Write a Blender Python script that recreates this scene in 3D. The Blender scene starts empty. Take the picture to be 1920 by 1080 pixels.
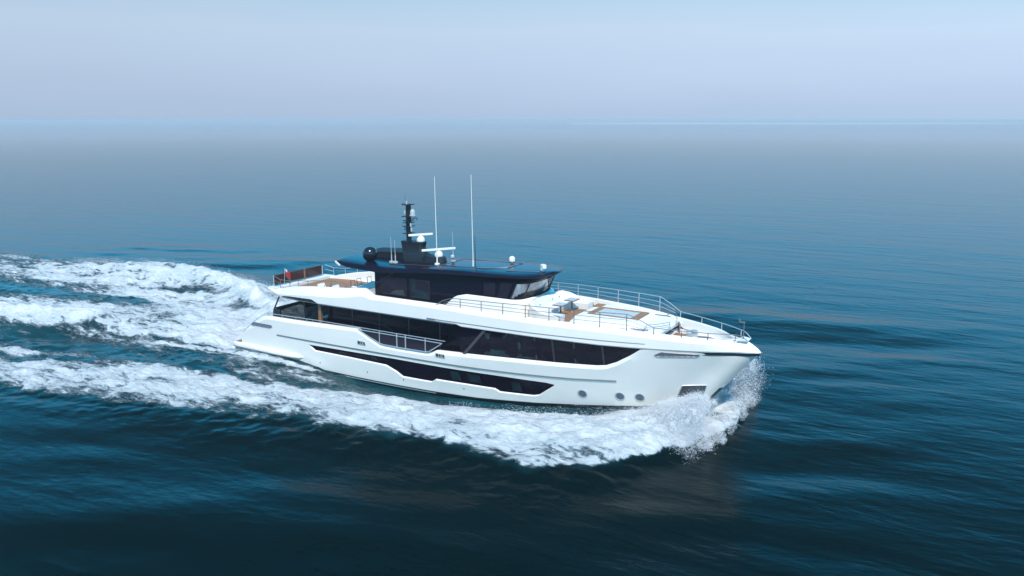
import bpy, bmesh, math, random
import numpy as np
from mathutils import Vector, Matrix, Quaternion

S = bpy.context.scene
COL = S.collection
R = math.radians
random.seed(7)
rng = np.random.default_rng(11)

# ------------------------------------------------------------------ camera
cam_d = bpy.data.cameras.new("camera")
cam = bpy.data.objects.new("camera", cam_d)
COL.objects.link(cam)
cam.location = (46.527, -43.093, 16.487)
cam.rotation_euler = (R(90 - 11.638), 0, R(30.06))
cam_d.sensor_width = 36.0
cam_d.lens = 36.0 * 1524.6 / 1920
cam_d.clip_start = 0.5
cam_d.clip_end = 120000
S.camera = cam

# ------------------------------------------------------------------ sky and sun
SUN_EL, SUN_ROT = 52.0, 146.0
w = bpy.data.worlds.new("World")
S.world = w
w.use_nodes = True
nt = w.node_tree
bg = nt.nodes["Background"]
sky = nt.nodes.new("ShaderNodeTexSky")
sky.sky_type = 'NISHITA'
sky.sun_disc = False
sky.sun_elevation = R(SUN_EL)
sky.sun_rotation = R(SUN_ROT)
sky.altitude = 0
sky.air_density = 1.0
sky.dust_density = 0.3
sky.ozone_density = 1.5
tint = nt.nodes.new("ShaderNodeMix")
tint.data_type = 'RGBA'
tint.blend_type = 'MULTIPLY'
tint.inputs[0].default_value = 1.0
nt.links.new(sky.outputs[0], tint.inputs[6])
tc = nt.nodes.new("ShaderNodeTexCoord")
sx = nt.nodes.new("ShaderNodeSeparateXYZ")
nt.links.new(tc.outputs["Generated"], sx.inputs[0])
tcol = nt.nodes.new("ShaderNodeValToRGB")
tcol.color_ramp.elements[0].position = .16
tcol.color_ramp.elements[0].color = (.03, .86, 1.10, 1)
tcol.color_ramp.elements[1].position = .46
tcol.color_ramp.elements[1].color = (.015, .27, .28, 1)
e_ = tcol.color_ramp.elements.new(.95)
e_.color = (.22, .42, .52, 1)
nt.links.new(sx.outputs[2], tcol.inputs[0])
tsc = nt.nodes.new("ShaderNodeVectorMath")
tsc.operation = 'SCALE'
tsc.inputs[3].default_value = 3.7
nt.links.new(tcol.outputs[0], tsc.inputs[0])
nt.links.new(tsc.outputs[0], tint.inputs[7])
veil_f = nt.nodes.new("ShaderNodeMapRange")     # milky summer haze low in the sky
veil_f.interpolation_type = 'SMOOTHSTEP'
veil_f.inputs[1].default_value = 0.135
veil_f.inputs[2].default_value = 0.20
veil_f.inputs[3].default_value = 1.0
veil_f.inputs[4].default_value = 0.0
nt.links.new(sx.outputs[2], veil_f.inputs[0])
veil = nt.nodes.new("ShaderNodeMix")
veil.data_type = 'RGBA'
vcol = nt.nodes.new("ShaderNodeValToRGB")
vcol.color_ramp.elements[0].color = (.320, .425, .575, 1)
vcol.color_ramp.elements[1].position = .155
vcol.color_ramp.elements[1].color = (.335, .495, .635, 1)
for p_, c_ in ((.018, (.345, .440, .590, 1)), (.05, (.385, .482, .635, 1)), (.10, (.410, .525, .665, 1))):
    e_ = vcol.color_ramp.elements.new(p_)
    e_.color = c_
# faint uneven haze banks
hn = nt.nodes.new("ShaderNodeTexNoise")
hn.inputs["Scale"].default_value = 2.2
hn.inputs["Detail"].default_value = 4
hmap = nt.nodes.new("ShaderNodeMapping")
hmap.inputs["Scale"].default_value = (1, 1, 7)
nt.links.new(tc.outputs["Generated"], hmap.inputs["Vector"])
nt.links.new(hmap.outputs[0], hn.inputs["Vector"])
hz_f = nt.nodes.new("ShaderNodeMath")
hz_f.operation = 'MULTIPLY_ADD'
hz_f.inputs[1].default_value = .05
nt.links.new(hn.outputs[0], hz_f.inputs[0])
hz_s = nt.nodes.new("ShaderNodeMath")
hz_s.operation = 'SUBTRACT'
hz_s.inputs[1].default_value = .025
nt.links.new(sx.outputs[2], hz_s.inputs[0])
nt.links.new(hz_s.outputs[0], hz_f.inputs[2])
nt.links.new(hz_f.outputs[0], vcol.inputs[0])
vsc = nt.nodes.new("ShaderNodeVectorMath")
vsc.operation = 'SCALE'
azd = nt.nodes.new("ShaderNodeVectorMath")      # the haze is brighter towards the north-east
azd.operation = 'DOT_PRODUCT'
azd.inputs[1].default_value = (.866, .5, 0)
nt.links.new(tc.outputs["Generated"], azd.inputs[0])
azm = nt.nodes.new("ShaderNodeMath")
azm.operation = 'MULTIPLY_ADD'
azm.inputs[1].default_value = 1.6
azm.inputs[2].default_value = 10.1
nt.links.new(azd.outputs["Value"], azm.inputs[0])
nt.links.new(azm.outputs[0], vsc.inputs[3])
nt.links.new(vcol.outputs[0], vsc.inputs[0])
nt.links.new(vsc.outputs[0], veil.inputs[7])
nt.links.new(veil_f.outputs[0], veil.inputs[0])
nt.links.new(tint.outputs[2], veil.inputs[6])
nt.links.new(veil.outputs[2], bg.inputs[0])
bg.inputs[1].default_value = 0.13
sd = bpy.data.lights.new("sun", 'SUN')
sd.energy = 4.25
sd.angle = R(0.5)
sd.color = (1.0, 0.965, 0.91)
sun = bpy.data.objects.new("sun", sd)
COL.objects.link(sun)
sdir = Vector((math.sin(R(SUN_ROT)) * math.cos(R(SUN_EL)), math.cos(R(SUN_ROT)) * math.cos(R(SUN_EL)), math.sin(R(SUN_EL))))
sun.rotation_euler = sdir.to_track_quat('Z', 'Y').to_euler()
sun.location = (0, 0, 60)
S.view_settings.view_transform = 'Standard'
S.view_settings.look = 'None'
S.view_settings.exposure = 0.0
S.view_settings.gamma = 1.0
S.cycles.max_bounces = 8
S.cycles.diffuse_bounces = 6
S.cycles.volume_bounces = 1
S.cycles.use_denoising = True


# ------------------------------------------------------------------ materials
def mat(name, col, rough=0.5, metal=0.0, spec=0.5, coat=0.0, noise=0.0, nscale=3.0, bump=0.0, bscale=40.0):
    m = bpy.data.materials.new(name)
    m.use_nodes = True
    t = m.node_tree
    p = t.nodes["Principled BSDF"]
    p.inputs["Base Color"].default_value = (*col, 1)
    p.inputs["Roughness"].default_value = rough
    p.inputs["Metallic"].default_value = metal
    p.inputs["Specular IOR Level"].default_value = spec
    p.inputs["Coat Weight"].default_value = coat
    p.inputs["Coat Roughness"].default_value = 0.04
    co = t.nodes.new("ShaderNodeTexCoord")
    if noise > 0:
        n = t.nodes.new("ShaderNodeTexNoise")
        n.inputs["Scale"].default_value = nscale
        n.inputs["Detail"].default_value = 5
        t.links.new(co.outputs["Object"], n.inputs["Vector"])
        r = t.nodes.new("ShaderNodeMapRange")
        r.inputs[1].default_value = 0.3
        r.inputs[2].default_value = 0.7
        r.inputs[3].default_value = 1 - noise
        r.inputs[4].default_value = 1 + noise * 0.4
        t.links.new(n.outputs[0], r.inputs[0])
        mx = t.nodes.new("ShaderNodeMix")
        mx.data_type = 'RGBA'
        mx.blend_type = 'MULTIPLY'
        mx.inputs[0].default_value = 1
        mx.inputs[6].default_value = (*col, 1)
        t.links.new(r.outputs[0], mx.inputs[7])
        t.links.new(mx.outputs[2], p.inputs["Base Color"])
    if bump > 0:
        n2 = t.nodes.new("ShaderNodeTexNoise")
        n2.inputs["Scale"].default_value = bscale
        n2.inputs["Detail"].default_value = 3
        t.links.new(co.outputs["Object"], n2.inputs["Vector"])
        b = t.nodes.new("ShaderNodeBump")
        b.inputs["Strength"].default_value = bump
        b.inputs["Distance"].default_value = 0.02
        t.links.new(n2.outputs[0], b.inputs["Height"])
        t.links.new(b.outputs[0], p.inputs["Normal"])
    return m


def teak_mat():
    m = bpy.data.materials.new("teak_planks")
    m.use_nodes = True
    t = m.node_tree
    p = t.nodes["Principled BSDF"]
    co = t.nodes.new("ShaderNodeTexCoord")
    wv = t.nodes.new("ShaderNodeTexWave")
    wv.wave_type = 'BANDS'
    wv.bands_direction = 'Y'
    wv.inputs["Scale"].default_value = 3.2
    wv.inputs["Distortion"].default_value = 0.0
    t.links.new(co.outputs["Object"], wv.inputs["Vector"])
    n = t.nodes.new("ShaderNodeTexNoise")
    n.inputs["Scale"].default_value = 4
    n.inputs["Detail"].default_value = 6
    t.links.new(co.outputs["Object"], n.inputs["Vector"])
    cr = t.nodes.new("ShaderNodeValToRGB")
    cr.color_ramp.elements[0].color = (0.26, 0.125, 0.055, 1)
    cr.color_ramp.elements[1].color = (0.42, 0.22, 0.105, 1)
    t.links.new(n.outputs[0], cr.inputs[0])
    c2 = t.nodes.new("ShaderNodeValToRGB")
    c2.color_ramp.elements[0].position = 0.0
    c2.color_ramp.elements[0].color = (0.35, 0.35, 0.35, 1)
    c2.color_ramp.elements[1].position = 0.12
    c2.color_ramp.elements[1].color = (1, 1, 1, 1)
    t.links.new(wv.outputs[0], c2.inputs[0])
    mx = t.nodes.new("ShaderNodeMix")
    mx.data_type = 'RGBA'
    mx.blend_type = 'MULTIPLY'
    mx.inputs[0].default_value = 1
    t.links.new(cr.outputs[0], mx.inputs[6])
    t.links.new(c2.outputs[0], mx.inputs[7])
    t.links.new(mx.outputs[2], p.inputs["Base Color"])
    p.inputs["Roughness"].default_value = 0.6
    return m


def tint_glass(name, tint, gloss=0.12):
    m = bpy.data.materials.new(name)
    m.use_nodes = True
    t = m.node_tree
    t.nodes.remove(t.nodes["Principled BSDF"])
    out = t.nodes["Material Output"]
    tr = t.nodes.new("ShaderNodeBsdfTransparent")
    tr.inputs[0].default_value = (*tint, 1)
    gl = t.nodes.new("ShaderNodeBsdfGlossy")
    gl.inputs["Roughness"].default_value = 0.03
    fr = t.nodes.new("ShaderNodeFresnel")
    fr.inputs[0].default_value = 1.5
    ad = t.nodes.new("ShaderNodeMath")
    ad.inputs[1].default_value = gloss
    t.links.new(fr.outputs[0], ad.inputs[0])
    ad.operation = 'ADD'
    ad.use_clamp = True
    mx = t.nodes.new("ShaderNodeMixShader")
    t.links.new(ad.outputs[0], mx.inputs[0])
    t.links.new(tr.outputs[0], mx.inputs[1])
    t.links.new(gl.outputs[0], mx.inputs[2])
    t.links.new(mx.outputs[0], out.inputs[0])
    return m


WHITE = mat("white_gelcoat", (0.87, 0.80, 0.735), 0.2, coat=0.35, noise=0.03, nscale=0.6)
DECKW = mat("white_deck_paint", (0.76, 0.76, 0.75), 0.55, noise=0.05, nscale=2.0, bump=0.05)
CUSH = mat("white_cushion_fabric", (0.78, 0.77, 0.76), 0.85, noise=0.05, nscale=5, bump=0.3, bscale=60)
GREYF = mat("grey_woven_fabric", (0.22, 0.21, 0.22), 0.9, noise=0.15, nscale=12, bump=0.3, bscale=80)
ANTIF = mat("dark_antifouling", (0.012, 0.013, 0.02), 0.35, noise=0.2, nscale=2)
GLASS = mat("black_window_glass", (0.005, 0.0025, 0.010), 0.05, spec=0.18, noise=0.2, nscale=1.2)
GLASS2 = mat("smoked_glass", (0.020, 0.016, 0.028), 0.06, spec=.25, noise=0.25, nscale=2.2)
CABVIEW = mat("painted_cabin_light", (0.018, 0.040, 0.046), 0.08, spec=.2, noise=0.5, nscale=2.5)  # teal base paints in the lit interior over opaque glass
NAVY = mat("navy_black_paint", (0.005, 0.0045, 0.013), 0.16, spec=0.25, coat=0.12, noise=0.1, nscale=1)
NAVYR = mat("navy_roof_paint", (0.007, 0.008, 0.021), 0.24, spec=0.15, coat=0.0, noise=0.12, nscale=0.8)
BLACK = mat("matt_black", (0.012, 0.012, 0.016), 0.45, noise=0.15, nscale=6)
BROWN = mat("dark_bronze_trim", (0.10, 0.055, 0.04), 0.35, noise=0.2, nscale=5)
STEEL = mat("stainless_steel", (0.60, 0.60, 0.60), 0.38, metal=0.55, noise=0.06, nscale=9)
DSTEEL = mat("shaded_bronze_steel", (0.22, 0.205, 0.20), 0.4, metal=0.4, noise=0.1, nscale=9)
GREY = mat("grey_rubber", (0.13, 0.14, 0.15), 0.5, noise=0.1, nscale=5)
LGREY = mat("light_grey_stone", (0.48, 0.50, 0.51), 0.35, noise=0.2, nscale=14)
TEAK = teak_mat()
VARN = mat("varnished_teak", (0.24, 0.105, 0.045), 0.3, coat=0.4, noise=0.3, nscale=7)
POOLW = mat("pool_water", (0.56, 0.58, 0.57), 0.35, noise=0.35, nscale=9, bump=0.5, bscale=5)
RED = mat("red_flag_cloth", (0.50, 0.03, 0.04), 0.8, noise=0.2, nscale=6)
GREEN = mat("green_flag_cloth", (0.02, 0.14, 0.06), 0.8, noise=0.2, nscale=6)
WHCLOTH = mat("white_flag_cloth", (0.75, 0.75, 0.75), 0.8, noise=0.1, nscale=6)
CLEAR = tint_glass("tinted_screen_glass", (0.45, 0.62, 0.72))
BRONZEP = mat("bronze_smoked_panel", (.055, .026, .026), .12, spec=.25, noise=.25, nscale=2.2)
CABVIEWD = mat("dim_painted_cabin_light", (0.012, 0.026, 0.032), 0.08, spec=.2, noise=0.5, nscale=2.5)  # dimmer teal for lit cabins painted onto the hull window
SHIELD = mat("windshield_glass", (0.30, 0.32, 0.35), 0.05, coat=0.8, noise=0.75, nscale=1.4)  # pale mottled base paints in sky reflection and bright interior


# ------------------------------------------------------------------ mesh helper
class MB:
    def __init__(self):
        self.v, self.f, self.m = [], [], []

    def quad_grid(self, rows, mi=0, flip=False, skip=None, rowmat=None):
        """rows: list of rows of points"""
        o = len(self.v)
        nr, nc = len(rows), len(rows[0])
        for r_ in rows:
            self.v += [tuple(p) for p in r_]
        for i in range(nr - 1):
            for j in range(nc - 1):
                if skip and skip(i, j):
                    continue
                q = (o + i * nc + j, o + i * nc + j + 1, o + (i + 1) * nc + j + 1, o + (i + 1) * nc + j)
                self.f.append(q[::-1] if flip else q)
                self.m.append(rowmat(i, j) if rowmat else mi)
        return self

    def poly(self, pts, mi=0):
        o = len(self.v)
        self.v += [tuple(p) for p in pts]
        self.f.append(tuple(range(o, o + len(pts))))
        self.m.append(mi)
        return self

    def prism(self, bot, top, mi=0, mt=None):
        o = len(self.v)
        n = len(bot)
        self.v += [tuple(p) for p in bot] + [tuple(p) for p in top]
        self.f.append(tuple(range(o + n - 1, o - 1, -1)))
        self.m.append(mi)
        self.f.append(tuple(range(o + n, o + 2 * n)))
        self.m.append(mi if mt is None else mt)
        for i in range(n):
            j = (i + 1) % n
            self.f.append((o + i, o + j, o + n + j, o + n + i))
            self.m.append(mi)
        return self

    def box(self, c, s, mi=0, rz=0.0, ry=0.0):
        hx, hy, hz = s[0] / 2, s[1] / 2, s[2] / 2
        M = Matrix.Rotation(rz, 3, 'Z') @ Matrix.Rotation(ry, 3, 'Y')
        P = lambda x, y, z: tuple(M @ Vector((x, y, z)) + Vector(c))
        b = [P(-hx, -hy, -hz), P(hx, -hy, -hz), P(hx, hy, -hz), P(-hx, hy, -hz)]
        t = [P(-hx, -hy, hz), P(hx, -hy, hz), P(hx, hy, hz), P(-hx, hy, hz)]
        return self.prism(b, t, mi)

    def rbox(self, c, s, bev=0.04, mi=0, rz=0.0):
        """box with chamfered plan corners and a chamfered top edge"""
        hx, hy, hz = s[0] / 2, s[1] / 2, s[2] / 2
        M = Matrix.Rotation(rz, 3, 'Z')

        def ring(ins, z, b):
            x, y = hx - ins, hy - ins
            pts = [(-x + b, -y), (x - b, -y), (x, -y + b), (x, y - b), (x - b, y), (-x + b, y), (-x, y - b), (-x, -y + b)]
            return [tuple(M @ Vector((px, py, z)) + Vector(c)) for px, py in pts]
        rings = [ring(0, -hz, bev), ring(0, hz - bev, bev), ring(bev * 0.3, hz - bev * 0.3, bev), ring(bev, hz, bev)]
        rows = [r_ + [r_[0]] for r_ in rings]
        self.quad_grid(rows, mi)
        self.poly(rings[-1], mi)
        self.poly(rings[0][::-1], mi)
        return self

    def tube(self, pts, r, n=8, mi=0, cap=True, r2=None):
        pts = [Vector(p) for p in pts]
        rings = []
        up = Vector((0, 0, 1))
        for i, p in enumerate(pts):
            a = pts[max(i - 1, 0)]
            b = pts[min(i + 1, len(pts) - 1)]
            t = (b - a).normalized()
            u = t.cross(up)
            if u.length < 1e-3:
                u = t.cross(Vector((1, 0, 0)))
            u.normalize()
            v_ = u.cross(t)
            rr = r if r2 is None else r + (r2 - r) * i / (len(pts) - 1)
            rings.append([tuple(p + rr * (math.cos(2 * math.pi * k / n) * u + math.sin(2 * math.pi * k / n) * v_)) for k in range(n)])
        self.quad_grid([r_ + [r_[0]] for r_ in rings], mi)
        if cap:
            self.poly(rings[0], mi)
            self.poly(rings[-1][::-1], mi)
        return self

    def lathe(self, c, prof, n=24, mi=0):
        rows = []
        for rr, z in prof:
            rows.append([(c[0] + rr * math.cos(2 * math.pi * k / n), c[1] + rr * math.sin(2 * math.pi * k / n), c[2] + z) for k in range(n + 1)])
        self.quad_grid(rows, mi)
        return self

    def build(self, name, mats, parent=None, smooth=35, weld=True):
        me = bpy.data.meshes.new(name)
        me.from_pydata(self.v, [], self.f)
        if not isinstance(mats, (list, tuple)):
            mats = [mats]
        for m_ in mats:
            me.materials.append(m_)
        me.polygons.foreach_set("material_index", self.m)
        if weld:
            bm = bmesh.new()
            bm.from_mesh(me)
            bmesh.ops.remove_doubles(bm, verts=bm.verts, dist=1e-4)
            bmesh.ops.recalc_face_normals(bm, faces=bm.faces)
            bm.to_mesh(me)
            bm.free()
        if smooth:
            me.polygons.foreach_set("use_smooth", [True] * len(me.polygons))
            me.set_sharp_from_angle(angle=R(smooth))
        o = bpy.data.objects.new(name, me)
        COL.objects.link(o)
        if parent is not None:
            o.parent = parent
            if any(abs(c) > 1e-9 for c in parent_offset(parent)):
                off = Vector(parent_offset(parent))
                me.transform(Matrix.Translation(-off))
        return o


def parent_offset(o):
    v = Vector((0, 0, 0))
    while o is not None:
        v += o.location
        o = o.parent
    return v


def empty(name, loc, label, cat, group=None):
    o = bpy.data.objects.new(name, None)
    o.empty_display_size = 0.3
    COL.objects.link(o)
    o.location = loc
    tag(o, label, cat, group)
    return o


def tag(o, label=None, cat=None, group=None, kind=None):
    if label: o["label"] = label
    if cat: o["category"] = cat
    if group: o["group"] = group
    if kind: o["kind"] = kind
    return o


# ------------------------------------------------------------------ hull form
DS = np.array([0, .25, .6, 1.2, 2.5, 3.8, 5.2, 6.7, 8.1, 9.6, 11, 12.5, 15, 18, 22, 60])
DB = np.array([0, .33, .55, .78, 1.44, 1.95, 2.38, 2.78, 3.08, 3.32, 3.52, 3.66, 3.75, 3.78, 3.78, 3.78])
STZ = np.array([-2., -1, 0, 1.30, 2.01, 2.38, 3.29, 4.25, 5.2])
STX = np.array([30, 32.3, 33.6, 34.54, 35.12, 35.44, 36.19, 36.99, 37.05])


def smooth_tab(xs, ys):
    # monotone cubic (Fritsch-Carlson) through the offsets table
    xs, ys = np.asarray(xs, float), np.asarray(ys, float)
    d = np.diff(ys) / np.diff(xs)
    m = np.concatenate([[d[0]], np.where(d[:-1] * d[1:] > 0, 2 * d[:-1] * d[1:] / (d[:-1] + d[1:] + 1e-12), 0), [d[-1]]])

    def f(x):
        x = np.clip(x, xs[0], xs[-1])
        i = np.clip(np.searchsorted(xs, x) - 1, 0, len(xs) - 2)
        h = xs[i + 1] - xs[i]
        t = (x - xs[i]) / h
        return ((1 + 2 * t) * (1 - t) ** 2 * ys[i] + t * (1 - t) ** 2 * h * m[i] + t * t * (3 - 2 * t) * ys[i + 1] + t * t * (t - 1) * h * m[i + 1])
    return f


Dd = smooth_tab(DS, DB)


def lin(pts):
    xs = [p[0] for p in pts]
    ys = [p[1] for p in pts]
    return lambda x: float(np.interp(x, xs, ys))


def xstem(z):
    return float(np.interp(z, STZ, STX))


def hb(x, z):
    t = min(max(z / 4.4, 0), 1)
    k = .68 + .32 * t ** 1.3
    s = max(xstem(z) - x, 0)
    B = .95 + .05 * min(max(z / 3., 0), 1)
    aft = 1 - .06 * min(max((8 - x) / 8, 0), 1) ** 1.5
    return float(Dd(s * k)) * B * aft


def fb(x):
    return float(Dd(37.05 - x)) * (1 - .24 * min(max((9 - x) / 5.6, 0), 1) ** 1.6)


def hp(x, z, off=0.0, sgn=-1):
    return (x, sgn * (hb(x, z) + off), z)


def hframe(x, z, sgn=-1):
    P = Vector(hp(x, z, 0, sgn))
    T = (Vector(hp(x + .05, z, 0, sgn)) - Vector(hp(x - .05, z, 0, sgn))).normalized()
    U = (Vector(hp(x, z + .05, 0, sgn)) - Vector(hp(x, z - .05, 0, sgn))).normalized()
    N = T.cross(U).normalized()
    if N.y * sgn < 0:
        N = -N
    return P, T, U, N


ZT = lin([(.9, 1.31), (1.2, 1.52), (2.64, 2.44), (3.1, 2.76), (3.45, 2.94), (3.81, 3.04), (4.4, 3.06), (6.2, 3.08), (8.94, 3.14), (12.04, 3.24), (13.9, 2.44),
          (14.1, 2.41), (15.33, 2.38), (17.54, 2.40), (17.95, 2.45), (18.34, 2.63), (19.96, 2.69), (21.8, 2.76), (23.8, 2.82), (26, 2.87), (28.66, 2.95),
          (29.16, 3.03), (29.75, 3.29), (30.47, 3.74), (31.2, 4.27), (34.2, 4.25), (34.45, 4.13), (40, 4.12)])
LT = lin([(-2, 1.5), (7.67, 1.52), (15.2, 1.60), (19.7, 1.56), (22.9, 1.53), (25.5, 1.48), (25.98, 1.40), (29, 1.7), (38, 2.6)])
LBW = lin([(7.67, 1.49), (8.22, 1.17), (11.09, 1.14), (14.26, 1.06), (15.05, .76), (15.53, .47), (17.72, .44), (18.05, .66), (19.53, .65), (22.1, .62),
           (22.42, .45), (24.56, .49), (24.92, .58), (25.98, 1.37)])
ZC = lin([(-2, -.02), (6.4, -.07), (12, -.17), (17.8, -.21), (20.85, -.19), (24.7, .02), (30.7, .53), (33.5, 1.0), (37, 1.3)])
BT = lin([(3, 4.46), (9.15, 4.47), (19.86, 4.46), (20.2, 4.36), (23.4, 4.36), (26.15, 4.33), (28.84, 4.27), (31.2, 4.275), (34.2, 4.27), (40, 4.25)])
FLOW = lin([(3.23, 4.84), (3.6, 4.68), (4.2, 4.45), (4.7, 4.36), (5.7, 4.38), (7.2, 4.43), (8.5, 4.47), (19.86, 4.46), (20.2, 4.36), (23.4, 4.36), (26.15, 4.33),
            (28.84, 4.27), (31.2, 4.275), (34.2, 4.27), (40, 4.25)])
FTOP = lin([(3.23, 4.93), (3.9, 4.93), (4.6, 4.97), (4.85, 5.05), (6.18, 5.30), (7.95, 5.53), (9.25, 5.62), (11.05, 5.74), (12.5, 5.89), (12.75, 5.86), (13.4, 5.56), (15.3, 5.55),
            (18.74, 5.55), (21.57, 5.50), (23.0, 5.49), (26, 5.42), (28.9, 5.34), (30.4, 5.26), (31.8, 5.15), (33.25, 5.07), (34.5, 4.99), (35.8, 4.92), (40, 4.90)])
DECKZ = lin([(3, 4.72), (17.8, 4.8), (23.5, 4.82), (24.2, 5.03), (31.4, 5.0), (32.2, 4.5), (37, 4.45)])

yacht = empty("motor_yacht", (0, 0, 0), "white three-deck motor yacht with black wheelhouse and roof speeding across the sea", "yacht")


def xcols():
    xs = set(np.round(np.arange(.9, 31.5, .42), 3).tolist())
    for b in [.9, 1.2, 2.64, 3.1, 3.45, 3.81, 4.4, 7.67, 8.22, 11.09, 12.04, 13.9, 14.1, 14.26, 15.05, 15.33, 15.53, 17.54, 17.72, 17.95, 18.05, 18.34, 19.53, 22.1, 22.42, 24.56, 24.92,
              25.5, 25.98, 28.66, 29.16, 29.75, 30.1, 30.47, 30.8, 31.2, 31.5]:
        xs.add(b)
    xs = sorted(xs)
    out = [xs[0]]
    keep = {7.67, 25.98, 31.5}
    for x in xs[1:]:
        if x - out[-1] < .06 and x not in keep:
            continue
        out.append(x)
    return out


def hull_mesh():
    mb = MB()
    X = xcols()
    U = [i / 18 for i in range(1, 19)]
    cols = []
    for x in X:
        cols.append((x, None))
    for u in U:
        cols.append((None, u))

    def col(c, sgn):
        x, u = c
        xn = x if u is None else 31.5 + u * 5.5
        zt = ZT(xn)
        itop = float(np.interp(xn, [0.9, 4, 30.2, 31.4, 34.2, 34.5, 40], [.08, .16, .16, .0, .0, .03, .03]))
        win = 7.67 <= xn <= 25.98 and u is None
        lt = min(LT(xn), zt - .40 * min(1, (zt - .6) / 2))
        lbo = (LBW(xn) - .06) if (win and 7.7 < xn < 25.95) else lt - .03
        zc = ZC(xn if u is None else 31.5 + u * 3.2)
        z1 = zt - min(.22, .3 * (zt - lt))
        zs = [(zt, itop), (z1, 0)]
        for k in (1, 2, 3):
            zs.append((z1 + (lt - z1) * k / 4, 0))
        zs += [(lt, 0), (lbo, 0)]
        for k in (1, 2, 3, 4):
            zs.append((lbo + (zc - lbo) * k / 5, 0))
        zs += [(zc, 0), (zc - .09, .02), (zc - .16, .04), (-1.25, .9)]
        pts = []
        for z, ins in zs:
            xx = x if u is None else 31.5 + u * (xstem(z) - 31.5)
            y = hb(xx, z)
            y = max(y - ins, y * .15)
            pts.append((xx, sgn * y, z))
        return pts
    for sgn in (-1, 1):
        C_ = [col(c, sgn) for c in cols]
        nr = len(C_[0])
        rows = [[C_[j][i] for j in range(len(cols))] for i in range(nr)]
        j0 = X.index(7.67)
        j1 = X.index(25.98)

        def rm(i, j):
            if i == 11: return 1
            if i == 12: return 0 if (j < len(X) and X[min(j, len(X) - 1)] < 17.8) else 1
            if i == 13: return 1
            return 0
        mb.quad_grid(rows, flip=(sgn > 0), skip=lambda i, j: i == 5 and j0 <= j < j1, rowmat=rm)
        # window reveal
        xs = X[j0:j1 + 1]
        top_o = [rows[5][j] for j in range(j0, j1 + 1)]
        bot_o = [rows[6][j] for j in range(j0, j1 + 1)]
        top_i = [hp(x, LT(x) - .015, -.10, sgn) for x in xs]
        bot_i = [hp(x, min(LBW(x), LT(x) - .02), -.10, sgn) for x in xs]
        mb.quad_grid([top_o, top_i], flip=(sgn > 0))
        mb.quad_grid([bot_i, bot_o], flip=(sgn > 0))
        # inner face of the bulwark and cap
        cap = []
        inn = []
        for x in X:
            if x > 20.3: break
            y = hb(x, ZT(x))
            cap.append((x, sgn * (y - .30), ZT(x) - .01))
            inn.append((x, sgn * (y - .32), max(min(ZT(x) - .3, 2.0), .6)))
        mb.quad_grid([[rows[0][j] for j in range(len(cap))], cap, inn], flip=(sgn < 0))
    # transom, sloped between the two quarters
    mb.quad_grid([[(1.6, -3.35, .55), (1.6, 3.35, .55)], [(2.9, -3.35, 2.1), (2.9, 3.35, 2.1)]])
    mb.poly([(.9, -3.40, -.6), (.9, 3.40, -.6), (.9, 3.40, .64), (.9, -3.40, .64)])
    return mb


hull = hull_mesh().build("hull", [WHITE, ANTIF], yacht, smooth=28)

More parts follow.
